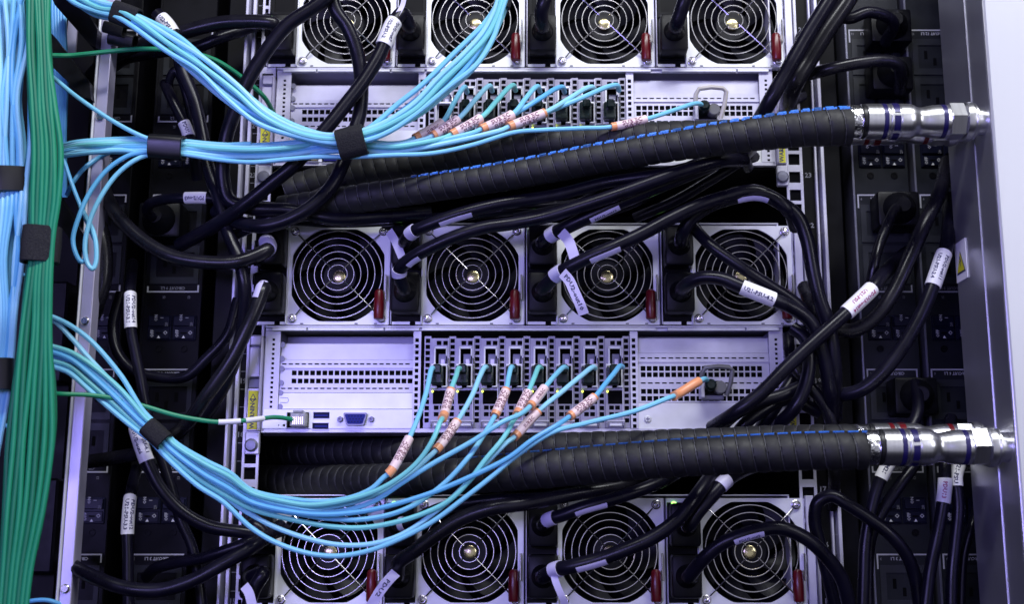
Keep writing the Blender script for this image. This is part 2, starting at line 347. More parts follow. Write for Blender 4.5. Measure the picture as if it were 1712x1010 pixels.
# ================================================================== SERVERS
XL, XR = X0(440, 640), X0(1312, 640)
def part_px(bld, x0, x1, y0, y1, dep0, dep1, m, py=640, bev=0.0):   # px box: dep0 front (towards camera positive)
    bld.box(X0(x0, py), X0(x1, py), -dep0, -dep1, Z0(y0), Z0(y1), m, bev)
PITCH = 0.2278
def build_server(full, label, dz):
    zt, zm, zb = Z0(372), Z0(546), Z0(724)
    t = thing('server', label, 'server', (0, 0, zb))
    q = B(); th = 0.0012
    q.box(XL, XR, 0.001, 0.15, zt-th, zt, 'zinc_sheet', .0003)            # lid
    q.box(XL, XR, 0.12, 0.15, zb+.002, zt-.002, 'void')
    q.box(XL, XL+th, 0.001, 0.15, zb, zt-th, 'zinc_sheet'); q.box(XR-th, XR, 0.001, 0.15, zb, zt-th, 'zinc_sheet')
    q.box(XL, XR, -0.0015, 0.15, zm-0.0012, zm+0.0004, 'zinc_sheet', .0003)
    q.box(XL, XR, 0.0005, 0.002, zm-0.0038, zm-0.0014, 'zinc_sheet', .0003)
    q.obj('chassis', t)
    q = B()
    for a, c in ((452, 510), (512, 640), (642, 700), (704, 1098), (1117, 1248), (1250, 1305)):
        q.box(X0(a, 640), X0(c, 640), -0.003, -0.0005, zm-0.0040, zm-0.0016, 'supply_plate', .0004)
    q.obj('lid_fold', t)
    q = B(); q.box(X0(1329), X0(1342), -.0032, .01, zm+.001, zt-.001, 'zinc_sheet', .0005); q.box(X0(1342.3), X0(1344), -.0045, .01, zm+.001, zt-.001, 'dark_sheet', .0003); q.obj('side_flange', t)
    if not full: return t
    q = B(); q.box(XL, XR, -0.001, 0.15, zb, zb+th, 'zinc_sheet', .0003); q.box(XL+.002, XR-.002, 0.0, 0.001, zb+th, zb+.0035, 'zinc_sheet'); q.obj('floor_plate', t)
    q = B(); q.box(XL+.001, XR-.001, .003, .15, zb-.0022, zb-.0002, 'rack_black'); q.obj('underside_shade', t)  # black sheet added below the floor so its lit underside stays dark
    for a, c in ((690, 703), (1054, 1067)):                                   # bay dividers
        q = B(); hs = []; z = Z0(566)
        while z > Z0(716): hs.append((X0((a+c)/2-3.4, 640), X0((a+c)/2+2.6, 640), z-.0032, z)); z -= .0051
        q.grid(X0(a, 640), X0(c, 640), zb+.0035, zm-.0042, -0.0006, hs, 'zinc_sheet', .0015)
        q.box(X0(a, 640)+.0002, X0(c, 640)-.0002, 0.001, 0.05, zb+.0035, zm-.0042, 'dark_sheet'); q.obj('bay_divider', t)
    for a, c in ((442, 466), (1288, 1310)):
        q = B(); hs = []; z = Z0(566); mx = (a+c)/2
        while z > Z0(716 if a > 900 else 690): hs.append((X0(mx-1.5, 640), X0(mx+3, 640), z-.0020, z)); z -= .0040
        q.grid(X0(a, 640), X0(c, 640), zb+.0035, zm-.0042, -0.0004, hs, 'zinc_sheet', .0012)
        q.box(X0(a, 640)+.0002, X0(c, 640)-.0002, .0012, .05, zb+.0035, zm-.0042, 'dark_sheet'); q.obj('side_strip', t)
    # left bay: recessed sheets, from the top
    def dashes(a, c, y, step=10.9, w_=7.5):
        hs = []; x = a
        while x < c-w_: hs.append((X0(x, 640), X0(x+w_, 640), Z0(y+1.2), Z0(y-1.2))); x += step
        return hs
    def perf(a, n, step, y0, y1, sz=8.2):
        return [(X0(a+k*step, 640), X0(a+k*step+sz, 640), Z0(y+sz/2), Z0(y-sz/2)) for k in range(n) for y in (y0, y1)]
    def rnd(hs, e=0.0009):                                                     # rounded hole corners
        return hs
    L0, L1 = 466, 690
    q = B(); q.grid(X0(L0, 640), X0(L1, 640), Z0(600), Z0(574), .005, [], 'zinc_sheet', .001); q.box(X0(L0, 640), X0(L1, 640), .005, .03, Z0(574)+.0002, Z0(573), 'zinc_sheet')
    q.box(X0(L0, 640), X0(L1, 640), .028, .03, Z0(573), zm-.0042, 'dark_sheet'); q.obj('blank_panel', t)
    q = B(); q.grid(X0(L0, 640), X0(L1, 640), Z0(656), Z0(601), .0028, dashes(L0+3, L1, 608)+perf(486, 20, 10.25, 623, 636.5)+dashes(L0+3, L1, 649), 'zinc_sheet', .0012)
    q.box(X0(L0, 640), X0(L1, 640), .0016, .0028, Z0(615.2), Z0(614.4), 'zinc_sheet'); q.obj('vented_panel', t)
    q = B()
    for y in (576, 599.5, 616, 640, 657, 680): q.lathe((X0(469, 640), .0022, Z0(y)), (0, -1, 0), [(0, .0024), (.0008, .0024)], 'dark_sheet', 12)
    q.obj('rivet_row', t)
    q = B(); q.grid(X0(L0, 640), X0(L1, 640), Z0(683.5), Z0(657), .0018, [], 'supply_plate', .001)
    for k in range(2):
        x_, z_ = X0(L0+3, 640), Z0(669)
        q.tube([Vector((x_, .0016, z_+.002)), Vector((x_+.006, .0016, z_+.002)), Vector((x_+.007, .0016, z_)), Vector((x_+.006, .0016, z_-.002)), Vector((x_, .0016, z_-.002))], .00018, 'dark_sheet', 5)
    q.obj('blank_panel', t)
    q = B(); q.grid(X0(442, 640)+.0003, X0(L1, 640), zb+.0036, Z0(685), -.0008, [(X0(526, 640), X0(553, 640), Z0(701), Z0(689)), (X0(525, 640), X0(552, 640), Z0(719), Z0(707)), (X0(482, 640), X0(519, 640), Z0(717), Z0(690)), (X0(476, 640), X0(480, 640), Z0(713.5), Z0(709.5)), (X0(468, 640), X0(470, 640), Z0(712.5), Z0(710.5))], 'supply_plate', .004)
    q.obj('port_panel', t)
    for y in (695, 713):
        q = B(); part_px(q, 526.5, 552, y-5, y+5, .0002, -.004, 'usb_blue'); part_px(q, 529, 550, y-1, y+1.5, .0009, -.002, 'vga_blue')
        part_px(q, 525.6, 553, y-6.2, y-5.2, .0012, -.001, 'zinc_sheet'); part_px(q, 525.6, 553, y+5.2, y+6.2, .0012, -.001, 'zinc_sheet'); q.obj('usb_port', t)
    q = B(); cx, cz = X0(597, 640), Z0(702); ring = []
    s_ = sc_at(597, 640)
    def dsub(w1, w2, h): return [(cx-w1*s_, cz+h*s_), (cx+w1*s_, cz+h*s_), (cx+(w1+1.5)*s_, cz+(h-2)*s_), (cx+w2*s_, cz-h*s_+.0008), (cx+(w2-2)*s_, cz-h*s_), (cx-(w2-2)*s_, cz-h*s_), (cx-w2*s_, cz-h*s_+.0008), (cx-(w1+1.5)*s_, cz+(h-2)*s_)]
    q.slab(dsub(18, 15, 10.5), -.0055, -.0009, 'dark_sheet'); q.slab(dsub(15.5, 12.8, 8.2), -.0058, -.0054, 'vga_blue')
    for r_ in range(3):
        for k in range(5): q.lathe((cx+(k-2)*5*s_+(r_ % 2)*2*s_, -.0057, cz+(r_-1)*4.6*s_), (0, -1, 0), [(0, .0006), (.0003, .0006)], 'usb_blue', 6)
    for sx in (-26, 26): q.lathe((cx+sx*s_, -.0008, cz), (0, -1, 0), [(0, .0027), (.0010, .0027), (.0011, .0021), (.0035, .0021), (.0035, .0011), (.002, .0010)], 'dark_sheet', 6, smooth=False)
    q.obj('display_port', t)
    q = B(); part_px(q, 483, 518, 691, 716, -.001, -.008, 'void'); part_px(q, 506, 517.5, 692, 714, .001, -.003, 'brass', bev=.0003)
    part_px(q, 482, 519.5, 716, 718, .002, -.001, 'dark_sheet'); q.obj('network_jack', t)
    # right bay
    R0, R1 = 1067, 1288
    q = B(); q.grid(X0(R0, 640), X0(R1, 640), Z0(589), Z0(565), .005, [], 'zinc_sheet', .001); q.box(X0(R0, 640), X0(R1, 640), .028, .03, Z0(564), zm-.0042, 'dark_sheet')
    q.box(X0(R0, 640), X0(R1, 640), .005, .03, Z0(565)+.0002, Z0(564), 'zinc_sheet'); q.obj('blank_panel', t)
    q = B(); q.grid(X0(R0, 640), X0(R1, 640), Z0(673), Z0(590), .0028, dashes(R0+5, R1, 598, 11.8, 8)+perf(1072, 20, 10.3, 615.5, 626)+dashes(R0+5, R1, 640, 11.8, 8)+perf(1072, 21, 10.3, 654, 666), 'zinc_sheet', .0012)
    q.box(X0(R0, 640), X0(R1, 640), .0016, .0028, Z0(605.2), Z0(604.4), 'zinc_sheet'); q.obj('vented_panel', t)
    q = B(); q.grid(X0(R0, 640), X0(R1, 640), zb+.0036, Z0(674), .0010, [], 'supply_plate', .001); q.obj('blank_panel', t)
    for x_ in (1082, 1265):
        q = B()
        q.lathe((X0(x_, 640), .0008, Z0(701)), (0, -1, 0), [(0, .0030), (.0006, .0030), (.0012, .0022)], 'supply_plate', 14)
        part_px(q, x_-3.2, x_+3.2, 700.2, 701.8, .0007, .0002, 'dark_sheet'); part_px(q, x_-.8, x_+.8, 697.8, 704.2, .0008, .0002, 'dark_sheet')
        q.obj('screw', t)
    # middle bay back
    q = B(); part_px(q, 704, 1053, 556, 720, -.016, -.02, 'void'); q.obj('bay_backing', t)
    # hole strips between cards
    for k in range(9):
        c = 714.0+41.7*k; q = B(); hs = []; z = Z0(566)
        while z > Z0(708): hs.append((X0(c-3.7, 640), X0(c+3.7, 640), z-.0036, z)); z -= .0051
        q.grid(X0(c-5.6, 640), X0(c+5.6, 640), Z0(716), Z0(562), .0012, hs, 'card_metal', .0012); q.obj('perforated_strip', t)
    # ears
    for side, (e0, e1) in ((-1, (415, 439)), (1, (1313, 1333))):
        q = B(); part_px(q, e0+2, e1-1, 562, 580, .006, -.006, 'rail_violet', bev=.0012); part_px(q, e0+1, e1-3, 580, 632, .0035, -.006, 'rail_violet', bev=.001)
        part_px(q, e1-3 if side < 0 else e0, e1-.5 if side < 0 else e0+2.5, 565, 722, .007, -.006, 'rail_violet', bev=.0006)
        part_px(q, e0, e1-3.2, 632, 650, .001, -.008, 'dark_sheet', bev=.001); part_px(q, e0+1, e1-3.2, 650, 721, .0022, -.008, 'rail_violet', bev=.0005)
        ear = q.obj('ear_bracket', t)
        q = B(); part_px(q, e0+2.5, e1-5, 654, 719, .0026, .0023, 'yellow_label')
        cx = X0((e0+e1)/2-1.5, 640)
        flat_text(q, 'WARNING', cx, -.0027, Z0(692), .0052, 'ink', R(90))
        x_, z_ = cx, Z0(664); q.slab([(x_-.0028, z_-.0026), (x_+.0028, z_-.0026), (x_, z_+.0026)], -.00275, -.0027, 'ink'); q.slab([(x_-.0016, z_-.0018), (x_+.0016, z_-.0018), (x_, z_+.0014)], -.0029, -.0028, 'yellow_label')
        q.obj('warning_label', ear)
        q = B(); part_px(q, e0, e1-1, 723, 760, .0012, -.004, 'zinc_sheet', bev=.0006); q.lathe((cx, -.0012, Z0(745)), (0, -1, 0), [(0, .0052), (.001, .0055), (.0026, .004), (.0028, 0.0015)], 'dark_sheet', 18); q.obj('ear_screw', t)
    return t
srv = build_server(True, 'middle grey server with its lower port panel, seen between the two hose pairs', 0)
srv2 = copy_tree(srv); place(srv2, (0, 0, srv.location.z+PITCH)); srv2['label'] = 'uppermost grey server whose port panel sits behind the blue seamed hose'
srv3 = build_server(False, 'lowest grey server at the bottom edge with only its fan row in view', 0); place(srv3, (0, 0, srv3.location.z-PITCH))
srv.name = 'server'
for s_ in (srv, srv2, srv3): s_['group'] = 'servers stacked in the rack'

# ------------------------------------------------------------------ power supplies
S = sc_at(790, 460)
FCX = [X0(565.5), X0(790), X0(1015), X0(1240)]; FZ = Z0(460)
def ring_obj(r, t, parent, cx, cz, y):
    q = B(); N = 56; pts = [Vector((cx+math.cos(2*math.pi*k/N)*r, y, cz+math.sin(2*math.pi*k/N)*r)) for k in range(N)]
    fr = []; n = 6; vs = []; fs = []
    for k in range(N):
        a = 2*math.pi*k/N
        for j in range(n):
            c = 2*math.pi*j/n; rr = r+t*math.cos(c); vs.append((cx+math.cos(a)*rr, y+t*math.sin(c), cz+math.sin(a)*rr))
    for k in range(N):
        for j in range(n): fs.append((k*n+j, k*n+(j+1) % n, ((k+1) % N)*n+(j+1) % n, ((k+1) % N)*n+j))
    q.add(vs, fs, 'chrome_wire', True); return q.obj('ring', parent)
def make_psu():
    cx, cz = FCX[1], FZ; p = lambda u: cx+u*S; zz = lambda u: cz+u*S
    t = thing('power_supply', 'x', 'power supply', (cx, 0, zz(-86)))
    # fan plate with clipped round opening
    q = B(); N = 96; inn = []; outr = []
    for k in range(N):
        a = 2*math.pi*(k+.5)/N; c, s_ = math.cos(a), math.sin(a)
        r = min(84.0, 77/max(1e-6, abs(c)), 79/max(1e-6, abs(s_)))
        inn.append((c*r, s_*r)); ro = min(85.5/max(1e-6, abs(c)), 83.5/max(1e-6, abs(s_)))
        outr.append((c*ro, s_*ro))
    cor = {}
    for sx in (-1, 1):
        for sy in (-1, 1):
            k = min(range(N), key=lambda i: (outr[i][0]-sx*85.5)**2+(outr[i][1]-sy*83.5)**2); outr[k] = (sx*85.5, sy*83.5)
    def lay(pts, y): return [(p(a), y, zz(c)) for a, c in pts]
    q.add(lay(inn, -.0006)+lay(outr, -.0006)+lay(inn, .0014), [(k, (k+1) % N, N+(k+1) % N, N+k) for k in range(N)]+[(k, (k+1) % N, 2*N+(k+1) % N, 2*N+k) for k in range(N)], 'supply_plate')
    q.box(p(-85.5), p(85.5), -.0006, .008, zz(83.5), zz(84.8), 'supply_plate'); q.box(p(-85.5), p(85.5), -.0008, .008, zz(-84.8), zz(-83.5), 'supply_plate')
    q.box(p(85.5), p(87), -.0015, .008, zz(-84.5), zz(84.5), 'zinc_sheet', .0002)
    for u in (-60, 30, 62): q.box(p(u), p(u+5), -.0011, -.0007, zz(-83.6), zz(-82), 'void')
    q.obj('fan_plate', t)
    q = B(); Nn = 64
    q.lathe((cx, .0016, cz), (0, 1, 0), [(0, 86*S), (.022, 82*S)], 'fan_black', 48, False)
    q.box(p(-84), p(84), .030, .032, zz(-82), zz(82), 'void'); q.obj('fan_duct', t)
    q = B(); q.lathe((cx, .0080, cz), (0, 1, 0), [(-.0002, 1*S), (0, 27*S), (.0015, 30*S), (.018, 30*S)], 'fan_black', 32, True)
    for k in range(7):
        vs = []; a0 = 2*math.pi*k/7
        for j in range(7):
            r = (29+j*8.0)*S; tw = a0+.10*j
            for e in range(5):
                a = tw+(e/4.0)*.62; vs.append((cx+math.cos(a)*r, .0105+.010*(e/4.0)*(1-.03*j)+.001*math.sin(e), cz+math.sin(a)*r))
        q.add(vs, [(j*5+e, j*5+e+1, (j+1)*5+e+1, (j+1)*5+e) for j in range(6) for e in range(4)], 'fan_black', True)
    fan = q.obj('fan', t)
    q = B(); q.lathe((cx, .0046, cz-.5*S), (0, 1, 0), [(-.0008, 2*S), (-.0006, 8*S), (0, 10.5*S), (.003, 11*S)], 'brass', 18); q.obj('hub_glint', fan)  # added golden disc standing in for the reflection on the hub
    q = B()
    # guard
    g = B(); y = -.0030
    for sx in (-1, 1):
        for sy in (-1, 1):
            e = Vector((p(74*sx), -.0014, zz(74.5*sy)))
            g.tube([Vector((p(9*sx), y-.001, zz(9*sy))), Vector((p(40*sx), y-.0012, zz(40*sy))), Vector((p(60*sx), y-.001, zz(60*sy))), e+Vector((-sx*6*S, -.0006, -sy*6*S))], .00060, 'chrome_wire', 6)
            N_ = 16; pts = [e+Vector((math.cos(2*math.pi*k/N_)*6.6*S, -.0004, math.sin(2*math.pi*k/N_)*6.6*S)) for k in range(N_)]
            g.tube(pts+[pts[0]], .00055, 'chrome_wire', 6)
    gd = g.obj('fan_guard', t)
    for r in (16, 27.2, 38.8, 50.4, 62, 74): ring_obj(r*S, 0.00050, gd, cx, cz, y)
    for sx in (-1, 1):
        for sy in (-1, 1):
            q = B(); q.lathe((p(74*sx), -.0006, zz(74.5*sy)), (0, -1, 0), [(0, 5.2*S), (.0022, 5.2*S), (.0036, 3.6*S), (.0040, 1.2*S), (.0038, .1*S)], 'chrome_wire', 16); q.obj('screw', t)
    # red latch
    q = B(); q.lathe((p(71), -.0060, zz(-77)), (0, 0, 1), [(0, 7.5*S), (.001, 8.6*S), (.012, 8.8*S), (.0225, 7.8*S), (.0242, 6.2*S), (.0252, 3*S)], 'latch_red', 18)
    q.box(p(80.5), p(83), -.008, -.001, zz(-45), zz(-2), 'chrome_wire', .0004)
    q.obj('release_latch', t)
    # inlet column
    q = B(); q.box(p(-134.5), p(-84), .0, .010, zz(-84.5), zz(84.5), 'rack_black'); q.box(p(-135.5), p(-133.5), -.003, .01, zz(-84.5), zz(84.8), 'zinc_sheet', .0003)
    q.box(p(-84.6), p(-82.4), -.004, .006, zz(-84.0), zz(84.4), 'supply_plate', .0003); q.box(p(-133), p(-85), -.0008, .008, zz(78), zz(84.8), 'supply_plate'); q.box(p(-133), p(-85), -.0009, .008, zz(-84.5), zz(-79.5), 'supply_plate')
    q.box(p(-103), p(-94), -.0014, -.0008, zz(-84.6), zz(-79), 'void'); q.obj('inlet_panel', t)
    for u in (42, -37):
        q = B(); q.grid(p(-131), p(-86), zz(u-35), zz(u+35), -.0015, [(p(-126), p(-91), zz(u-26), zz(u+26))], 'black_plastic', .003)
        q.obj('inlet', t)
    q = B(); q.lathe((p(-122), -.0006, zz(75)), (0, -1, 0), [(0, 5*S), (.0012, 4.5*S), (.0024, 2.5*S)], 'led_green', 12); q.obj('status_light', t)
    return t
psu0 = make_psu(); rows = ['top', 'middle', 'bottom']; pos = ['leftmost', 'second', 'third', 'rightmost']
desc = {('top', 0): 'partly behind crossing black cords', ('top', 1): 'behind the rising aqua fibres', ('top', 2): 'with its red latch fully clear', ('top', 3): 'beside the thick slanting black cord',
        ('middle', 0): 'with black cords leaving to the left', ('middle', 1): 'above the first network cards', ('middle', 2): 'with a long white flag label hanging over it', ('middle', 3): 'crossed by a slanting labelled cord',
        ('bottom', 0): 'behind the sagging aqua fibres', ('bottom', 1): 'between two curved black cords', ('bottom', 2): 'crossed by a thick labelled black cord', ('bottom', 3): 'with a white labelled cord across its top'}
k = 0
for r, rn in enumerate(rows):
    for c in range(4):
        o = psu0 if k == 0 else copy_tree(psu0)
        place(o, (FCX[c], 0, FZ-86*S+PITCH*(1-r)))
        o['label'] = f'{pos[c]} supply of the {rn} row, {desc[(rn, c)]}'; o['group'] = 'power supplies with round fan guards'; k += 1

# ------------------------------------------------------------------ network cards
def make_card():
    c = 735.0; X = lambda u: X0(c+u, 640)
    t = thing('network_card', 'x', 'network card', (X(0), 0, Z0(716)))
    q = B(); hs = [(X(-6), X(2), Z0(577.5), Z0(570)), (X(5), X(13), Z0(577.5), Z0(570)), (X(-9), X(12), Z0(649), Z0(582), 1)]
    hs.append((X(-11), X(14), Z0(676), Z0(653)))
    for y in (682, 693):
        for u in (-5, 5): hs.append((X(u-4), X(u+4), Z0(y+3.6), Z0(y-3.6)))
    q.grid(X(-15), X(14), Z0(716), Z0(566), -.0004, hs, 'card_metal', .0012)
    q.box(X(13.2), X(14.6), -.0022, .014, Z0(712), Z0(566), 'zinc_sheet'); q.obj('bracket', t)
    q = B(); x0, x1 = X(-9.5), X(12.5)
    for a in ((X(-10), X(-7), Z0(613), Z0(581)), (X(10), X(12.5), Z0(596), Z0(581)), (X(-9.5), X(12.5), Z0(584), Z0(580.5))): q.box(a[0], a[1], -.0030, -.0002, a[2], a[3], 'supply_plate', .0003)
    for a in ((X(-14), X(-12), Z0(648), Z0(611)), (X(11), X(13), Z0(648), Z0(611)), (X(-14), X(13), Z0(613.5), Z0(610)), (X(-14), X(-4), Z0(651), Z0(646.5)), (X(4), X(13), Z0(649), Z0(646.5))): q.box(a[0], a[1], -.0052, -.0005, a[2], a[3], 'supply_plate', .0003)
    q.obj('port_cage', t)
    q = B(); q.box(X(-9), X(12), .012, .013, Z0(649), Z0(582), 'void'); q.box(X(-3), X(10), .003, .010, Z0(611), Z0(591), 'dark_sheet', .0003); q.box(X(1), X(8), .0015, .004, Z0(609), Z0(600), 'rail_violet', .0003); q.obj('port_insert', t)
    q = B(); q.lathe((X(-11.5), -.0006, Z0(655)), (0, -1, 0), [(0, .0010), (.0014, .0009), (.0017, .0004)], 'led_yellow', 8); q.obj('status_light', t)
    q = B(); a, bb = X(-13), X(16)
    q.tube([Vector((a, -.001, Z0(715))), Vector((a, -.004, Z0(705))), Vector((bb, -.004, Z0(705))), Vector((bb, -.001, Z0(715)))], .0007, 'zinc_sheet', 6)
    q.box(a+.002, bb-.002, -.0032, -.001, Z0(713.5), Z0(707), 'supply_plate', .0004); q.obj('pull_tab', t)
    q = B(); q.box(X(15), X(17), -.0018, .010, Z0(640), Z0(590), 'chrome_wire', .0004); q.tube([Vector((X(14), -.003, Z0(600))), Vector((X(16), -.005, Z0(620))), Vector((X(13.5), -.003, Z0(640)))], .0007, 'chrome_wire', 6); q.obj('spring_latch', t)
    return t
card0 = make_card(); k = 0; ordn = ['first', 'second', 'third', 'fourth', 'fifth', 'sixth', 'seventh', 'eighth']
CARDX = [X0(735+41.7*i, 640) for i in range(8)]
for row, rn in ((0, 'middle'), (1, 'top')):
    for i in range(8):
        o = card0 if k == 0 else copy_tree(card0); place(o, (CARDX[i], 0, Z0(716)+PITCH*row)); k += 1
        o['label'] = f'{ordn[i]} network card from the left in the {rn} server'
        o['group'] = 'network cards side by side in the servers'

# ================================================================== TRANSCEIVERS with pull loops
def transceiver(px, py, beige, label):
    z = lambda y: Z0(py+y); x = lambda u: X0(px+u, py)
    t = thing('transceiver', label, 'transceiver', (x(0), 0, z(30)))
    q = B(); q.box(x(-18), x(18), -.006, .001, z(30), z(22), 'dark_sheet', .0006); q.box(x(-22), x(-16), -.014, .001, z(28), z(4), 'zinc_sheet', .0004); q.box(x(-15), x(17), -.005, .001, z(22), z(-2), 'black_plastic', .0006); q.obj('body', t)
    q = B(); q.lathe((x(-7), -.004, z(8)), (0, -1, 0), [(0, 10*S), (.014, 9.5*S), (.016, 6*S)], 'pcb_green', 18); q.obj('socket', t)
    q = B(); q.lathe((x(10), -.004, z(11)), (0, -1, 0), [(0, 10.5*S), (.009, 10.5*S), (.0095, 9*S)], 'bail_grey', 18); q.obj('dust_cap', t)
    q = B(); m = 'bail_beige' if beige else 'bail_grey'
    pts = [(-21, 6, -.012), (-20, -12, -.015), (-15, -20, -.017), (5, -22, -.018), (24, -21, -.017), (30, -16, -.016), (27, 4, -.014), (21, 24, -.010)]
    q.tube([Vector((x(a), yy, z(bb))) for a, bb, yy in pts], .0020, m, 8); q.obj('pull_loop', t)
transceiver(1190, 640, False, 'grey transceiver with pull loop in right vents of middle server')
transceiver(1180, 180, True, 'transceiver with beige pull loop above the blue seamed hose')

# ================================================================== POWER STRIPS
def plug_mesh(q, cx, y, cz, w_, h_, dpt, m='black_plastic'):
    q.box(cx-w_/2, cx+w_/2, y-dpt, y, cz-h_/2, cz+h_/2, m, .0028, 2)
    q.lathe((cx, y-dpt+.0012, cz), (0, -1, 0), [(0, w_*.40), (.004, w_*.37), (.009, w_*.26), (.014, w_*.17)], m, 18)
def power_strip(xc_px, label, tone, dp=-0.03, w_px=97):
    xc = X0(xc_px, 322, dp); s_ = sc_at(xc_px, 500, dp); hw = w_px/2*s_*.985
    t = thing('power_strip', label, 'power strip', (xc, -dp, -.34)); yf = -dp
    q = B(); q.box(xc-hw, xc+hw, yf, yf+.05, -.34, .34, tone, .0008); q.box(xc-hw-.0008, xc-hw+.0012, yf-.0012, yf+.03, -.34, .34, 'dark_sheet' if tone == 'strip_lit' else tone, .0003); q.obj('housing', t)
    tops = [45-0, 325, 617, 930]; zt = [Z0(y, dp) for y in tops]; pz = zt[1]-zt[2]
    for mi, z in enumerate([zt[1]+pz, zt[1], zt[2], zt[2]-pz]):
        u = lambda a: xc+(a-.5)*2*hw; dz = lambda yy: z-yy*s_
        q = B(); nm = {0: '12', 1: '9', 2: '6', 3: '3'}[mi]; pm = 'print_grey'
        q.box(u(.06), u(.94), yf-.0004, yf-.0001, dz(0), dz(2.4), pm); q.box(u(.06), u(.085), yf-.0004, yf-.0001, dz(2.4), dz(24), pm); q.box(u(.915), u(.94), yf-.0004, yf-.0001, dz(2.4), dz(14), pm)
        flat_text(q, f'CIRCUIT {nm} L1', u(.5), yf-.0004, dz(7.5), .0036, pm, R(180)); flat_text(q, str(3*(4-mi)), u(.13), yf-.0004, dz(8), .003, 'print_dim', R(180))
        q.box(u(.06), u(.94), yf-.0004, yf-.0001, dz(168), dz(170.4), pm); q.box(u(.915), u(.94), yf-.0004, yf-.0001, dz(158), dz(168), pm); q.box(u(.06), u(.085), yf-.0004, yf-.0001, dz(160), dz(168), pm)
        flat_text(q, f'CIRCUIT {nm} L2', u(.5), yf-.0004, dz(163), .0036, 'print_dim', R(180)); flat_text(q, '15', u(.36), yf-.0004, dz(179), .003, 'print_dim', R(90)); flat_text(q, '13', u(.78), yf-.0004, dz(179), .003, 'print_dim', R(90))
        q.obj('lettering', t)
        for j in range(2):                                    # outlets
            q = B(); z0, z1 = dz(18+j*72), dz(84+j*72)
            q.grid(u(.10), u(.92), z1, z0, yf-.0010, [(u(.20), u(.84), z1+.006, z0-.006)], 'strip_lit' if tone == 'strip_black' else 'strip_highlight', .0035, 'strip_black')  # lighter frame tone paints the highlights on the outlet ridges
            for a in (.34, .66): q.box(u(a-.03), u(a+.03), yf-.0002, yf+.0022, (z0+z1)/2-.002, (z0+z1)/2+.006, 'void')
            q.box(u(.47), u(.53), yf-.0002, yf+.0022, z1+.009, z1+.016, 'void'); q.obj('outlet', t)
        for j in range(2):                                    # breakers
            a0 = .12+j*.42; a1 = a0+.40; q = B()
            q.box(u(a0), u(a1), yf-.0016, yf+.002, dz(252), dz(210), 'switch_blue', .0005)
            q.box(u(a0+.02), u(a1-.02), yf-.0038, yf-.001, dz(229), dz(212), 'switch_blue', .0006); q.box(u(a0+.02), u(a1-.02), yf-.0026, yf-.001, dz(250), dz(232), 'switch_blue', .0006)
            sw = q.obj('breaker', t); q = B(); am = (a0+a1)/2
            flat_text(q, 'ON', u(am-.05), yf-.0041, dz(215), .0036, 'print_grey', R(90)); flat_text(q, 'I', u(am+.05), yf-.0041, dz(215), .0036, 'print_grey', R(90)); flat_text(q, '20', u(a1-.07), yf-.0041, dz(226), .0034, 'print_dim', R(90))
            flat_text(q, 'OFF', u(a0+.09), yf-.0028, dz(241), .0038, 'print_grey', R(90)); flat_text(q, 'O', u(a1-.09), yf-.0028, dz(240), .0046, 'print_grey')
            x_, z_ = u(am), dz(247); q.slab([(x_-.0014, z_-.001), (x_+.0014, z_-.001), (x_, z_+.0014)], yf-.0030, yf-.0028, 'print_white')
            q.box(u(am-.05), u(am+.05), yf-.0029, yf-.0027, dz(241.5), dz(239), 'void'); q.obj('lettering', sw)
            q = B(); q.lathe((u(am), yf-.0002, dz(266)), (0, -1, 0), [(0, .0032), (.0006, .003), (.0006, .0018), (.0002, .0016)], 'strip_black', 14); q.obj('screw', t)
    return t
power_strip(171, 'black power strip nearest the violet rail on the left', 'strip_black')
power_strip(299, 'black power strip beside the left rack post with white lettered breakers', 'strip_black', w_px=100)
power_strip(1474, 'brighter lit power strip beside the right rack post', 'strip_lit')
power_strip(1578, 'brighter lit power strip half hidden by the steel manifold', 'strip_lit')

# ================================================================== VIOLET RAIL, LEFT FRAME
q = B(); xr = X0(142, 540, .05); t = thing('cabinet_rail', 'violet tinted vertical metal rail with a bright edge at left', 'rail', (xr, -.05, -.32))
q.box(xr-.0042, xr+.0048, -.05, -.035, -.33, .33, 'rail_violet', .0006); q.obj('rail_body', t)
q = B(); q.box(xr-.0066, xr-.0046, -.052, -.03, -.33, .33, 'supply_plate', .0009); q.obj('edge_highlight', t)  # whiter strip colour paints the highlight along the rail's edge
q = B(); q.box(xr-.009, xr-.0066, -.046, -.02, -.33, .33, 'rack_black', .0004); q.obj('black_edge', t)
for px_, py_ in ((142, 537), (107, 985), (165, 195)):
    c = P(px_, py_, .05); q = B(); q.lathe((xr, -.05, c.z), (0, -1, 0), [(0, .0036), (.0012, .0036), (.0022, .0026)], 'chrome_wire', 14); q.obj('screw', t)
q = B(); q.box(-.60, X0(118, 500, -.01), .02, .03, -.4, .4, 'rack_black'); q.obj('left_cabinet_side', kind='structure')
def finger(pts, d0, label):
    q = B(); ps = [P(a, c, d0) for a, c in pts]; q.slab([(p_.x, p_.z) for p_ in ps], -d0, -d0+.012, 'black_plastic')
    q.obj('cable_finger', None, label, 'cable bracket', 'black cable fingers at the left')
finger([(86, -5), (132, -5), (163, 48), (160, 78), (150, 74), (92, 8)], .06, 'upper slanting black cable finger above the green vertical cables')
finger([(86, 55), (150, 138), (152, 165), (140, 162), (84, 108)], .06, 'slanting black cable finger beside the green bundle under the first fibre bundle')
finger([(80, 300), (140, 392), (140, 420), (128, 416), (78, 345)], .06, 'slanting black cable finger behind the green bundle strap')
q = B(); q.box(X0(112, 60, .02), X0(128, 60, .02), -.02, -.018, Z0(92, .02), Z0(28, .02), 'rail_violet'); q.obj('metal_tab', None, 'small violet metal tab between the slanting black cable fingers', 'tab')
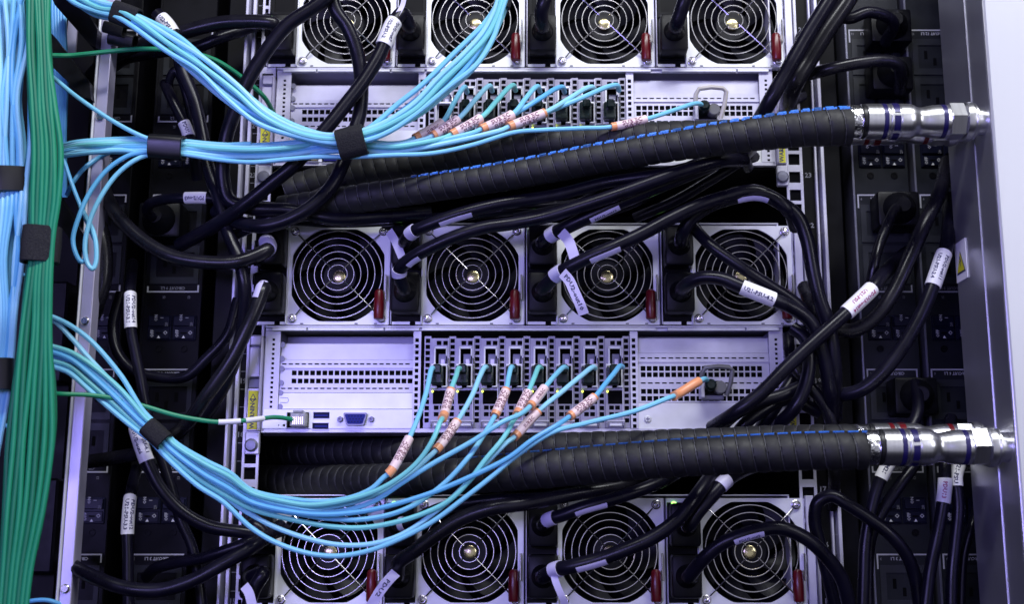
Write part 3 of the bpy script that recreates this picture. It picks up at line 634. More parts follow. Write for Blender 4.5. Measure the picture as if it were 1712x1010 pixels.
for (a0, a1, y0, y1) in ((24, 110, 470, 640), (60, 118, 800, 960)):
    q = B(); q.box(X0(a0, 540, -.0), X0(a1, 540, 0), .0, .02, Z0(y1), Z0(y0), 'black_plastic', .002); q.obj('cabinet_bracket', None, f'dark bracket behind the green bundle, {"upper" if y0 == 470 else "lower"} of two', 'bracket')

# ================================================================== MANIFOLD AT RIGHT
XM = 0.3385
dfb, dff = d_for(XM, 1567, 0), d_for(XM, 1642, 0)
t = thing('steel_manifold', 'tall steel column at right edge carrying the hose fittings', 'manifold', (XM+.04, -dff, -.34))
q = B(); q.box(XM, XM+.14, -dff+.001, -dfb, -.36, .36, 'manifold_steel', .002, 2); q.obj('side_wall', t)
q = B(); q.box(XM+.0006, XM+.14, -dff-.0015, -dff+.0008, -.36, .36, 'manifold_front', .001); q.obj('front_face', t)
ym = -(dfb*.38+dff*.62); q = B(); q.box(XM-.0007, XM+.001, ym-.0006, ym+.0006, -.36, .36, 'manifold_steel'); q.obj('weld_seam', t)
yc = -d_for(XM, 1608, 436); zc = Z0(436, -yc); q = B(); q.box(XM-.0008, XM-.0002, yc-.012, yc+.012, zc-.016, zc+.016, 'white_label')
def tri(sz, xx, m):
    q.add([(xx, yc-sz, zc-sz*.86-.002), (xx, yc+sz, zc-sz*.86-.002), (xx, yc, zc+sz*.86)], [(0, 1, 2)], m)
st = q.obj('warning_sticker', t); q = B(); tri(.0095, XM-.0010, 'ink'); tri(.0078, XM-.0012, 'yellow_label')
bolt = [(0, .0045), (-.002, 0.0), (0, .0003), (-.001, -.005), (.002, .0008), (.0004, .0006), (.0016, .0045)]
q.add([(XM-.0014, yc+a, zc+c_-.001) for a, c_ in bolt], [tuple(range(7))], 'ink'); q.obj('hazard_triangle', st)

# ================================================================== HOSES
COUP = [(0, .86), (1, .92), (18, .92), (19, .86)]
def hose(pts, r, label, end_px, end_py, cr, band, seam, thick_seam, sag=8, km=.93):
    de = d_for(XM, end_px, end_py); s_ = sc_at(end_px, end_py, de); end = P(end_px, end_py, de); L = 243*s_*0.82
    k = s_*km; x_h = end.x-240*k; dirx = Vector((1, 0, 0)); start = Vector((x_h, end.y, end.z))
    pth = Path(pts, r=r, step=3); pp = pth.p+[start+Vector((-.03, 0, 0)), start]
    # resample smooth joint
    sg = Vector((0, 0, -sag*s_)); ctrl = [pth.p[int(i_*(len(pth.p)-1)/max(2, len(pth.p)//40))] for i_ in range(max(2, len(pth.p)//40)+1)]+[start+sg*1.05+Vector((-.020, 0, 0)), start+sg]
    q2 = []
    for i in range(len(ctrl)-1):
        p0 = ctrl[max(0, i-1)]; p1 = ctrl[i]; p2 = ctrl[i+1]; p3 = ctrl[min(len(ctrl)-1, i+2)]
        for j in range(12):
            t_ = j/12; q2.append(0.5*((2*p1)+(p2-p0)*t_+(2*p0-5*p1+4*p2-p3)*t_*t_+(3*p1-p0-3*p2+p3)*t_**3))
    q2.append(ctrl[-1])
    ln = [0]
    for i in range(1, len(q2)): ln.append(ln[-1]+(q2[i]-q2[i-1]).length)
    step = .0008; N = int(ln[-1]/step); res = []; i = 0
    for j in range(N+1):
        s1 = ln[-1]*j/N
        while i < len(ln)-2 and ln[i+1] < s1: i += 1
        a = (s1-ln[i])/max(1e-9, ln[i+1]-ln[i]); res.append(q2[i].lerp(q2[i+1], a))
    fr = frames(res); R0 = r*s_*.98; pit = .0100
    kn = sorted([(P(*c_[:3]).x, (c_[3] if len(c_) > 3 else r)*sc_at(*c_[:3])*.98) for c_ in pts]+[(start.x, R0)])
    def RR(x):
        if x <= kn[0][0]: return kn[0][1]
        for (a_, b_), (c_, d_) in zip(kn, kn[1:]):
            if x <= c_: return b_+(d_-b_)*(x-a_)/(c_-a_)
        return R0
    t = thing('coolant_hose', label, 'hose', (end.x-.3, end.y, end.z-R0), 'spiral wrapped coolant hoses')
    t['group'] = 'spiral wrapped coolant hoses'
    q = B(); n = 30; vs = []; fs = []; seam_pts = []
    up = Vector((0, -.25, 1)).normalized()
    random.seed(int(end_px))
    jit = [random.uniform(-.0004, .0004) for _ in range(400)]
    for j, c in enumerate(res):
        T = fr[j][0]; e = Vector((0, -1, 0)); e = (e-T*e.dot(T)).normalized(); f = T.cross(e)
        if f.z < 0: f = -f
        for m_ in range(n):
            a = 2*math.pi*m_/n; ph = (j*step/pit+a/(2*math.pi)); fra = ph % 1.0
            rr = RR(c.x)*(.935+.055*math.sin(math.pi*min(1, fra*1.02))**.45) + (-.0010 if fra < .06 else 0) + jit[int(ph) % 400]*.6
            vs.append(c+(e*math.cos(a)+f*math.sin(a))*rr)
    for j in range(len(res)-1):
        for m_ in range(n): fs.append((j*n+m_, j*n+(m_+1) % n, (j+1)*n+(m_+1) % n, (j+1)*n+m_))
    fs.append(tuple(range(n))); q.add(vs, fs, 'hose_foam', True); q.obj('spiral_wrap', t)
    q = B(); hp = []; M_ = 26; tot = int((len(res)-1)*step/pit*M_); vs = []  # helix ribbon added for the light arcs on the wrap
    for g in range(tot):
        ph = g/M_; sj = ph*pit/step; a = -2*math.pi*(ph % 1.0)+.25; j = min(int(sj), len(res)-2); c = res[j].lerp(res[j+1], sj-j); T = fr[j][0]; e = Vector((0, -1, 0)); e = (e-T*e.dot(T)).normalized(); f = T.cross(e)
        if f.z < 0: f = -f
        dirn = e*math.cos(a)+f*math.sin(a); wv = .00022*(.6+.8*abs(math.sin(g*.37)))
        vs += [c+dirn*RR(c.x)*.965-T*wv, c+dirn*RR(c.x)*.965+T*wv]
    q.add(vs, [(g*2, g*2+1, g*2+3, g*2+2) for g in range(tot-1)], 'wrap_edge_glint'); q.obj('wrap_edge_glint', t)
    if seam:
        q = B(); an = seam; j = int(.25*len(res)) if thick_seam else int(.45*len(res)); tk = 0
        while j < len(res)-4:
            w_ = (.0034 if thick_seam else .00042)*min(1, .35+j/len(res)); ln_ = random.uniform(6, 9) if thick_seam else 9
            vs = []; idx = []
            steps = int(ln_)
            for m_ in range(steps+1):
                jj = min(j+m_, len(res)-1); c = res[jj]; T = fr[jj][0]; e = Vector((0, -1, 0)); e = (e-T*e.dot(T)).normalized(); f = T.cross(e)
                if f.z < 0: f = -f
                for sgn, lift in ((-1, -.0004), (-.8, .0006), (.8, .0006), (1, -.0004)):
                    a = an+sgn*w_/R0+random.uniform(-.02, .02)*(1 if thick_seam else .2)
                    vs.append(c+(e*math.cos(a)+f*math.sin(a))*(RR(c.x)+lift))
            q.add(vs, [(m_*4+z_, m_*4+z_+1, (m_+1)*4+z_+1, (m_+1)*4+z_) for m_ in range(steps) for z_ in range(3)], 'seam_blue' if ((tk % 4) if thick_seam else j > .8*len(res)) else 'seam_navy')
            if thick_seam:
                c = res[min(j+steps+1, len(res)-1)]; T = fr[j][0]; e = Vector((0, -1, 0)); f = T.cross(e)
                if f.z < 0: f = -f
                a = an-.16; pc = c+(e*math.cos(a)+f*math.sin(a))*(RR(c.x)+.0003); q.box(pc.x-.0007, pc.x+.0007, pc.y-.0004, pc.y+.0004, pc.z-.0008, pc.z+.0008, 'seam_blue')
            j += steps+(4 if thick_seam else 3); tk += 1
        q.obj('seam_strip', t)
    # coupling
    cr_ = cr*s_
    def lt(name, prof, m, n=40, smooth=True, parent=t):
        q = B(); q.lathe(start, dirx, [(a*k, c_*cr_) for a, c_ in prof], m, n, True, smooth); return q.obj(name, parent)
    body = lt('coupling_body', [(27, .80), (27, .96), (28, 1.0), (55, 1.0), (55.5, .97), (63, .97), (63.5, 1.0), (66, 1.0), (66.5, .9), (69, .9), (69.5, 1.0), (86, .98), (87, 1.0), (102, 1.0), (108, .985), (113, .93), (118, .85), (122, .80), (126, .79), (131, .81), (139, .87), (148, .92), (160, .94), (175, .94), (176, .93)], 'steel', 56)
    lt('clamp_ring', [(-3, .9), (-2, .96), (0, .97), (2, .93), (17, .93), (19, .97), (20, .9)], 'steel_foil', 48)
    lt('black_ring', [(20, .85), (20.5, .98), (26, .99), (27, .85)], 'sleeve_black', 48, parent=body)
    lt('colour_band', [(55.2, .9), (55.6, 1.012), (63, 1.012), (63.4, .9)], band, 48, parent=body)
    q = B(); q.lathe(start, dirx, [(a*k, c_*cr_) for a, c_ in [(71, .9), (72, 1.0), (85, 1.0), (86, .9)]], 'steel', 48)
    for j in range(6):
        a0 = j*math.pi/3+.2; vs = []
        for aa in range(7):
            an = a0+aa/6*.85
            for xx, rr in ((73, 1.0), (73.5, 1.04), (84, 1.04), (84.5, 1.0)): vs.append(start+Vector((xx*k, -math.cos(an)*rr*cr_, math.sin(an)*rr*cr_)))
        q.add(vs, [(aa*4+z_, aa*4+z_+1, (aa+1)*4+z_+1, (aa+1)*4+z_) for aa in range(6) for z_ in range(3)], band, True)
    q.obj('release_collar', body)
    lt('colour_band', [(161, .88), (161.4, .955), (169.5, .955), (170, .88)], band, 48, parent=body)
    q = B(); q.lathe(start, dirx, [(a*k, c_*cr_) for a, c_ in [(175, .86), (177, 1.06), (202, 1.06), (205, .9)]], 'steel', 6, True, False, Vector((0, -.5, .866))); q.obj('hex_nut', t)
    lt('flange', [(205, .9), (205.5, 1.06), (212, 1.1), (216, 1.1), (216.5, .95), (220, 1.02), (223, 1.02), (223.5, .8), (246, .8)], 'steel', 48)
    return t
hose([(470, 352, .030, 25), (560, 338, .040, 25), (700, 317, .054, 25), (850, 294, .068, 25.5), (1000, 265, .082, 26.5), (1100, 248, .092, 27), (1200, 232, .102, 28.5), (1310, 218, .1125, 31)], 34, 'upper front coolant hose with a bright blue seam', 1643, 203, 29.5, 'band_violet', R(57), True, 9)
hose([(480, 318, -.004), (600, 288, .004), (700, 270, .012), (840, 249, .024), (960, 236, .036), (1130, 227, .054), (1300, 223, .072)], 26, 'upper rear coolant hose hidden behind the blue seamed one', 1614, 217, 25, 'band_red', None, False, 3)
hose([(420, 806, -.070, 29), (560, 806, -.020, 29), (700, 801, .040, 29), (860, 789, .066), (980, 778, .078), (1100, 768, .090), (1280, 757, .106), (1330, 755, .110)], 34, 'lower front coolant hose with a thin blue seam line', 1683, 748, 31, 'band_violet', R(62), False, 5, .985)
hose([(450, 758, -.10, 25), (540, 757, -.060, 26), (700, 757, -.010), (860, 755, .022), (960, 750, .032), (1100, 746, .046), (1280, 739, .062)], 28, 'lower rear coolant hose ending in a red ringed coupling', 1656, 734, 26, 'band_red', None, False, 3)

# ================================================================== CORDS
def ribbon(q, pts, w_px, m, txt=None, tm='ink'):         # flag label strip with thickness
    pth = Path(pts, r=w_px/2, step=4); vs = []; N = len(pth.p)
    for i, c in enumerate(pth.p):
        T = (pth.p[min(i+1, N-1)]-pth.p[max(0, i-1)]).normalized(); e, f = camframe(c, T); e = (e+f*.25).normalized(); f = T.cross(e)
        for a, bb in ((-1, 0), (1, 0), (1, -1), (-1, -1)): vs.append(c+f*a*pth.r[i]+e*bb*.00035)
    fs = [(i*4+k, i*4+(k+1) % 4, i*4+4+(k+1) % 4, i*4+4+k) for i in range(N-1) for k in range(4)]+[(0, 1, 2, 3), tuple(N*4-1-z for z in range(4))]
    q.add(vs, fs, m)
    if txt:
        g, gf, wd = glyphs(txt); L = pth.s[-1]; kx = min(.0062, L*.85/wd); o = []
        for x, y in g:
            c, T, r = pth.at(L/2+x*kx); e, f = camframe(c, T); e = (e+f*.25).normalized(); f = T.cross(e); o.append(c-f*y*min(.0055, r*1.1)+e*.0002)
        q.add(o, gf, tm)
def cord(label, pts, d=.05, r=11, m='cord_black', tags=(), rings=(), stripes=(), flags=(), plug=None, name='power_cable', cat='power cable', group=None):
    """plug=(col,row,upper): ends in the inlet of that supply; plug=(px,py,d): plug on a strip outlet"""
    pl = None; pts = [tuple(p_) for p_ in pts]
    pth = Path(pts, d, r)
    base = pth.p[0]; t = thing(name, label, cat, (base.x, base.y, min(p_.z for p_ in pth.p)), group)
    pth.line(m, 12).obj('jacket', t)
    if plug:
        q = B()
        if isinstance(plug[0], int) and plug[0] < 10:
            c, rw, up = plug; cx = FCX[c]-108*S; cz = FZ+(42 if up else -37)*S+PITCH*(1-rw); plug_mesh(q, cx, -.0016, cz, 47*S, 68*S, .020)
        else:
            pc = P(plug[0], plug[1], -.03); plug_mesh(q, pc.x, .0285, pc.z, 72*S, 62*S, .026)
        q.obj('plug', t)
    for q0, q1, kind, lines in tags:
        q = pth.sleeve(q0, q1, 1.14 if kind != 'slim' else 1.12, 'white_label'); tg = q.obj('cable_tag', t); q = B(); rr = pth.r[pth.near(*q0)]*1.14; ink = 'ink_red' if kind == 'red' else 'ink'
        fl = 1
        if len(lines) == 2:
            pth.text(lines[0], q0, q1, 1.15, .0042, ink, q, fl, rr*.52); pth.text(lines[1], q0, q1, 1.15, .0042, ink, q, fl, -rr*.42)
        else: pth.text(lines[0], q0, q1, 1.15, .0045, ink, q, fl)
        q.obj('lettering', tg)
    for q0, q1 in rings: pth.sleeve(q0, q1, 1.12, 'violet_label').obj('cable_tag', t)
    for q0, q1, txt in stripes:
        q = pth.sleeve(q0, q1, 1.05, 'violet_label', phi=STRIPE, n=8); tg = q.obj('cable_tag', t)
        if txt:
            q = B(); pth.text(txt, q0, q1, 1.06, .0036, 'ink', q, 1 if STRIPE[0] > 0 else 1, 0, (STRIPE[0]+STRIPE[1])/2); q.obj('lettering', tg)
    for fp, fw, txt in flags:
        q = B(); ribbon(q, fp, fw, 'white_label' if fw < 0 else 'violet_label', txt); q.obj('flag_label', t)
    return t
STRIPE = (R(15), R(80))
def plugpos(c, rw, up): 
    # pixel position of plug front
    cx = FCX[c]-108*S; cz = FZ+(42 if up else -37)*S+PITCH*(1-rw); v = Vector((cx, -.03, cz))-CAM
    fwd = v.y*CT+v.z*ST; upv = -v.y*ST+v.z*CT; return (CX+F*v.x/fwd, CY-F*upv/fwd)
def start(c, rw, up):
    x, y = plugpos(c, rw, up); return [(x, y, .024), (x, y, .036)]

# --- left area
cord('thick grey black cord arching left from top left power supply', start(0, 0, False)+[(455, 38, .045), (440, 36, .045), (370, 38, .04), (303, 54, .035), (236, 72, .03), (182, 98, .02), (150, 130, .0)], m='cord_grey', r=12, plug=(0, 0, False))
cord('black cord under the arching grey one at upper left', [(470, 20, -.01), (420, 44, .01), (370, 62, .02), (330, 78, .02), (270, 86, .012), (215, 96, .0), (190, 110, -.02)], r=10)
cord('long black cord with a white tag at its top, descending left of the servers', [(262, 22, .04), (283, 45, .042), (297, 75, .04), (303, 111, .04), (323, 162, .04), (337, 219, .04), (350, 286, .044), (367, 337, .046), (380, 385, .046), (398, 430, .05), (408, 470, .05), (408, 530, .04), (396, 590, .03), (372, 650, .02), (340, 700, .01)], r=11,
     tags=[((268, 30), (290, 52), 'n', ['U22-PSU'])])
cord('short black cord with a violet tag just above the middle strap', [(276, 140, .0), (284, 158, .02), (300, 190, .024), (312, 216, .024), (322, 250, .024), (330, 300, .01)], r=9, tags=[((303, 206), (315, 230), 'n', ['PDU1'])])
cord('thin loop of black cord beside the tagged one near the first power strip', [(285, 165, .0), (283, 135, .01), (292, 118, .014), (304, 135, .01), (318, 190, .0), (325, 240, -.01)], r=7)
cord('thick black cord crossing top left supply and bending down left of the servers', [(560, -20, .07), (531, 7, .07), (480, 42, .07), (440, 92, .068), (414, 135, .066), (394, 182, .062), (380, 222, .06), (374, 262, .056), (373, 300, .052), (384, 335, .05), (420, 348, .05), (487, 352, .046), (560, 366, .042), (640, 362, .03), (720, 356, .02)], r=12)
cord('thick black cord falling across the top left fan and back under the strap', [(552, -15, .062), (562, 18, .06), (582, 48, .056), (598, 91, .052), (604, 138, .05), (602, 185, .05), (592, 222, .052), (575, 269, .054), (555, 310, .058), (521, 345, .06), (480, 368, .06), (440, 378, .058), (400, 372, .05), (360, 352, .04)], r=12)
cord('black cord with white tag plunging from the second top supply to lower left', start(1, 0, False)+[(672, 22, .05), (658, 38, .054), (649, 56, .058), (635, 90, .060), (608, 135, .062), (575, 178, .064), (545, 215, .066), (494, 273, .068), (454, 306, .066), (420, 334, .062), (385, 360, .055), (345, 385, .04), (300, 410, .02)], r=12,
     tags=[((657, 34), (637, 72), 'n', ['PDU2-out7', 'U22-PSU-2'])], plug=(1, 0, False), flags=[([(676, -5, .05), (672, 10, .056), (664, 24, .058)], 8, None)])
cord('heavy black cord sagging from the violet rail to the middle left supply', start(0, 1, True)+[(448, 416, .05), (417, 432, .056), (387, 439, .058), (337, 438, .058), (286, 428, .056), (242, 404, .052), (202, 367, .046), (180, 333, .036), (170, 300, .02), (168, 270, .0)], r=12, m='cord_grey', plug=(0, 1, True), rings=[((452, 402), (446, 414))])
cord('black cord looping at a plug beneath the violet labelled run', [(560, 358, .01), (487, 350, .02), (430, 343, .03), (380, 336, .036), (345, 331, .04), (310, 331, .04), (276, 333, .036), (252, 340, .03), (246, 352, .02), (254, 362, .01), (268, 364, -.01)], r=9, tags=[((310, 331), (345, 331), 'n', ['PDU2-out3'])], plug=(282, 380, 0.0))
cord('vertical black cord with a printed white tag on the left power strip', [(222, 440, -.01), (219, 470, .02), (218, 495, .034), (219, 552, .036), (226, 590, .036), (235, 633, .036), (246, 690, .034), (262, 740, .03), (283, 805, .026), (303, 872, .024), (320, 912, .022), (333, 973, .02), (340, 1030, .02)], r=9, tags=[((218, 492), (219, 550), 'flip', ['PDU2-out14', 'U21-PSU-3.1'])])
cord('dim black cord curling behind the printed white tag', [(202, 490, -.005), (189, 549, .0), (199, 593, .004), (225, 620, .006), (269, 632, .008), (310, 630, .01), (345, 600, .012), (380, 560, .012), (398, 500, .01)], r=9)
cord('black cord curving from the lower inlet of middle left supply past the rack post', start(0, 1, False)+[(440, 482, .052), (432, 505, .056), (417, 540, .058), (387, 602, .056), (343, 665, .05), (310, 712, .04), (262, 748, .025), (215, 762, .01), (130, 775, .0)], r=12, m='cord_grey', stripes=[((438, 478), (433, 500), None)], plug=(0, 1, False))
cord('black cord with slanted white tag under the lower strap', [(222, 700, .02), (229, 722, .05), (237, 748, .056), (249, 780, .056), (269, 818, .054), (303, 855, .05), (347, 880, .046), (404, 890, .042), (440, 893, .036)]+list(reversed(start(0, 2, True))), r=11, tags=[((225, 718), (242, 772), 'flip', ['U21-PSU-4.1', 'PDU2-out6'])], plug=(0, 2, True))
cord('straight black cord with white tag descending at lower left', [(228, 785, .0), (221, 815, .03), (217, 838, .042), (213, 894, .044), (214, 930, .044), (214, 973, .044), (216, 1030, .044)], r=9.5, tags=[((218, 833), (213, 893), 'flip', ['PDU2-out12', 'U21-PSU-3.3'])])
cord('thick black cord sagging along the bottom left corner', [(112, 925, .0), (121, 946, .04), (162, 968, .056), (215, 985, .06), (269, 987, .06), (320, 972, .06), (370, 945, .058), (417, 918, .052)]+[(440, 902, .04), (470, 880, .02)], r=12)
cord('glossy black cord above the sagging one at the bottom left', [(245, 965, .0), (262, 950, .02), (300, 940, .034), (337, 934, .04), (387, 918, .044), (430, 902, .04), (480, 885, .02)], r=10)
cord('fat black cord hanging beside the violet rail at left', [(150, 350, .0), (166, 378, .03), (174, 410, .034), (174, 465, .034), (162, 508, .03), (152, 535, .01)], r=13, m='cord_grey')
cord('black cord behind the lower left supply, dropping to bottom edge', start(0, 2, False)+[(440, 960, .05), (425, 985, .05), (410, 1030, .05)], r=12, flags=[([(408, 980, .06), (416, 992, .062), (422, 1015, .062)], 16, None)], plug=(0, 2, False))
cord('black cord rising from middle left supply into the dark gap', [(395, 392, .03), (430, 375, .04), (480, 352, .04), (531, 325, .03), (580, 300, .005)], r=9)

# --- centre
cord('black cord with violet stripe leaving the upper inlet of the second middle supply', start(1, 1, True)+[(690, 388, .05), (712, 378, .056), (760, 360, .06), (830, 342, .062), (930, 326, .062), (1010, 306, .064), (1100, 292, .07), (1190, 272, .072), (1236, 262, .06), (1255, 250, .03)], r=11, stripes=[((733, 367), (788, 352), None)], rings=[((684, 392), (695, 386))], plug=(1, 1, True),
     flags=[([(650, 386, .03), (660, 402, .034), (672, 430, .036)], 14, None)])
cord('black cord running up right from the lower inlet of the second middle supply', start(1, 1, False)+[(668, 452, .05), (682, 436, .056), (706, 421, .062), (757, 397, .068), (807, 381, .070), (860, 373, .070), (907, 364, .072), (958, 349, .076), (1040, 322, .082), (1130, 290, .086), (1200, 270, .08), (1245, 268, .06)], r=11.5, stripes=[((680, 437), (700, 425), None)], rings=[((664, 462), (669, 452))], plug=(1, 1, False))
cord('black cord with printed stripe leaving the upper inlet of the third middle supply', start(2, 1, True)+[(925, 391, .05), (945, 381, .058), (985, 362, .066), (1033, 340, .070), (1080, 320, .074), (1130, 300, .076), (1176, 281, .074), (1225, 262, .06)], r=12, stripes=[((984, 362), (1034, 341), 'PDU2-out10')], rings=[((920, 394), (932, 388))], plug=(2, 1, True),
     flags=[([(938, 388, .062), (950, 402, .064), (957, 420, .066), (962, 436, .066)], 18, None)])
cord('long black cord from lower inlet of the third middle supply, arching over to the right', start(2, 1, False)+[(930, 460, .052), (950, 448, .06), (985, 430, .066), (1030, 411, .070), (1075, 390, .07), (1120, 366, .07), (1165, 345, .07), (1210, 330, .068), (1262, 320, .066), (1306, 340, .064), (1333, 362, .062), (1349, 400, .06), (1360, 458, .058), (1370, 500, .056), (1386, 545, .052), (1395, 610, .046), (1396, 700, .02)], r=12, stripes=[((984, 432), (1034, 408), None)], rings=[((926, 462), (940, 455))], plug=(2, 1, False),
     flags=[([(940, 456, .066), (952, 470, .070), (962, 492, .072), (970, 510, .072), (976, 526, .070)], 18, 'PDU2-out10')])
cord('black cord with white stripe arching from upper inlet of the fourth middle supply', start(3, 1, True)+[(1142, 388, .05), (1158, 364, .056), (1185, 345, .06), (1220, 332, .064), (1262, 324, .066), (1290, 330, .066), (1318, 352, .064), (1330, 380, .04)], r=11.5, stripes=[((1233, 329), (1285, 327), None)], plug=(3, 1, True))
cord('black cord with a U21 tag leaving lower inlet of the fourth middle supply', start(3, 1, False)+[(1150, 474, .05), (1175, 464, .058), (1205, 466, .062), (1240, 480, .064), (1290, 500, .064), (1323, 514, .06), (1356, 540, .056), (1378, 600, .05), (1388, 660, .04), (1394, 730, .01)], r=11.5, tags=[((1240, 479), (1291, 503), 'n', ['U21-PSU-4.2'])], plug=(3, 1, False))
cord('black cord slanting down right across the fourth middle fan', [(1150, 360, .02), (1165, 386, .04), (1193, 414, .05), (1244, 450, .054), (1288, 478, .05), (1326, 503, .046), (1362, 538, .04), (1374, 590, .02)], r=10)
for i, (pts, rr) in enumerate([([(640, 382, .0), (800, 350, .02), (968, 336, .04), (1008, 313, .046), (1070, 299, .05), (1100, 305, .04), (1090, 325, .02)], 5),
                   ([(860, 366, .03), (980, 340, .04), (1100, 300, .05), (1200, 262, .06), (1238, 262, .05), (1250, 280, .03)], 10),
                   ([(960, 372, .03), (1060, 338, .04), (1150, 290, .05), (1210, 262, .062), (1232, 240, .05)], 9),
                   ([(1060, 365, .02), (1130, 335, .03), (1190, 300, .04), (1240, 270, .04), (1262, 262, .02)], 9),
                   ([(430, 362, .0), (560, 372, .01), (700, 366, .016), (850, 352, .02), (930, 342, .02)], 9)]):
    cord(['thin black wire looping in the gap under the upper hoses', 'black cord in the gap bundle just under the blue seamed hose', 'black cord rising into the upper hose beside the gap bundle', 'rearmost black cord of the bundle right of the gap', 'black cord lying flat in the dark gap above middle fans'][i], pts, r=rr)

# --- top right
cord('very thick black cord slanting from the top edge to the blue seamed hose', [(1400, -25, .09), (1386, 0, .09), (1349, 60, .085), (1316, 118, .08), (1282, 178, .07), (1262, 215, .03)], r=13)
cord('broad black cord right behind the slanting one at top', [(1430, -25, .06), (1417, 0, .06), (1383, 50, .056), (1352, 101, .05), (1331, 135, .046), (1319, 165, .03), (1316, 185, .0)], r=15, m='cord_grey')
cord('glossy black cord bent over its strip plug left of the steel column', [(1504, 150, -.005), (1506, 125, .02), (1500, 107, .03), (1480, 101, .034), (1434, 105, .036), (1390, 114, .034), (1350, 124, .02), (1345, 118, .0)], r=10.5, m='cord_grey', plug=(1478, 140, 0.0))
cord('black cord leaving the topmost plug of the right power strip', [(1480, 70, -.005), (1494, 40, .02), (1480, 26, .03), (1450, 20, .034), (1420, 30, .034), (1400, 20, .03), (1392, -20, .03)], r=10, plug=(1476, 62, 0.0))
cord('black cord hooked behind the rack post near the top', [(1340, 60, .0), (1330, 100, .02), (1318, 140, .03), (1322, 165, .02), (1340, 160, .0)], r=10)
# --- middle right
cord('black cord with red printed white tag crossing the right rack post', [(1520, 420, -.005), (1498, 438, .02), (1474, 462, .05), (1455, 485, .06), (1415, 523, .064), (1373, 561, .066), (1322, 608, .066), (1272, 658, .064), (1230, 690, .058), (1190, 716, .03)], r=12, tags=[((1457, 482), (1415, 524), 'red', ['PDU13-out14', 'U21-PSU'])])
cord('black cord with violet printed tag next to the warning sticker', [(1586, 330, .0), (1587, 370, .03), (1582, 415, .046), (1576, 430, .05), (1558, 482, .054), (1538, 530, .054), (1508, 582, .052), (1474, 625, .048), (1440, 652, .042), (1403, 660, .03), (1370, 650, .0)], r=12, tags=[((1578, 424), (1561, 478), 'n', ['PDU2-out11', 'U21-PSU-2.4'])])
cord('glossy thick black cord curving from behind manifold to the right rack post', [(1584, 270, .0), (1572, 320, .03), (1548, 370, .042), (1521, 431, .046), (1493, 490, .046), (1462, 532, .044), (1425, 553, .042), (1390, 546, .04), (1363, 518, .036), (1345, 480, .01)], r=12.5, m='cord_grey')
cord('black cord bending down from the plug under the CIRCUIT heading at right', [(1500, 365, -.004), (1498, 348, .014), (1484, 376, .026), (1470, 410, .03), (1462, 440, .034), (1455, 480, .03)], r=8.5, m='cord_grey', plug=(1488, 362, 0.0))
cord('black cord dropping beside the middle server right ear', [(1325, 548, .04), (1346, 566, .044), (1353, 600, .046), (1348, 640, .046), (1330, 680, .044), (1300, 712, .03), (1280, 740, .0)], r=11.5)
cord('black cord looping at the right ear over the yellow label', [(1318, 560, .02), (1322, 600, .03), (1340, 630, .034), (1372, 668, .034), (1390, 710, .03), (1395, 790, .02), (1392, 850, .0)], r=10, m='cord_grey')
for i, pts in enumerate([[(1352, 640, .03), (1310, 660, .036), (1270, 672, .038), (1230, 692, .04), (1200, 722, .03), (1190, 760, .0)], [(1370, 690, .02), (1320, 668, .024), (1270, 690, .03), (1240, 715, .03), (1225, 760, .0)], [(1360, 600, .01), (1335, 622, .02), (1290, 690, .024), (1262, 730, .01)]]):
    cord(['uppermost black cord ducking behind the lower hoses at right of server', 'middle black cord ducking behind the lower hoses at right of server', 'rear black cord ducking behind the lower hoses at right of server'][i], pts, r=11)
# --- lower right
cord('black cord with violet tag under the lower coupling', [(1530, 640, .0), (1534, 690, .02), (1510, 740, .03), (1486, 775, .036), (1468, 812, .036), (1457, 850, .036), (1447, 906, .036), (1444, 973, .036), (1442, 1030, .036)], r=10, tags=[((1489, 768), (1476, 802), 'n', ['EM21'])], plug=(1516, 668, 0.0))
cord('dim black cord passing behind the tagged one below the coupling', [(1560, 730, .0), (1524, 785, .02), (1500, 818, .022), (1474, 858, .022), (1455, 905, .02), (1450, 1030, .02)], r=10)
cord('black cord with bright white tag below the manifold fitting', [(1590, 700, .0), (1584, 740, .03), (1580, 775, .044), (1580, 812, .046), (1574, 858, .046), (1565, 906, .046), (1555, 956, .044), (1546, 1030, .044)], r=10.5, tags=[((1580, 802), (1575, 840), 'red', ['PDU13'])])
cord('black cord with violet tag beside the bright tagged one', [(1612, 740, .0), (1604, 775, .03), (1598, 800, .036), (1602, 850, .038), (1597, 906, .038), (1592, 956, .038), (1590, 1030, .038)], r=10, tags=[((1603, 778), (1599, 812), 'n', ['U21-PSU'])])
cord('thin black cord nearest the steel column at bottom right', [(1640, 820, .0), (1625, 880, .02), (1612, 930, .02), (1606, 1030, .02)], r=7)
cord('glossy black cord looping over at lower right with bright highlight', [(1400, 1030, .02), (1376, 930, .03), (1362, 870, .036), (1368, 840, .04), (1390, 830, .042), (1417, 844, .044), (1454, 868, .044), (1487, 893, .044), (1514, 926, .04), (1530, 966, .034), (1540, 1030, .03)], r=11)
cord('black cord from the lower inlet of the rightmost bottom supply arching right', start(3, 2, False)+[(1172, 940, .05), (1195, 918, .056), (1222, 902, .06), (1275, 886, .062), (1306, 884, .062), (1346, 900, .06), (1380, 930, .056), (1407, 968, .05), (1424, 1030, .04)], r=12, stripes=[((1224, 902), (1276, 886), 'PDU2-out2')], plug=(3, 2, False))
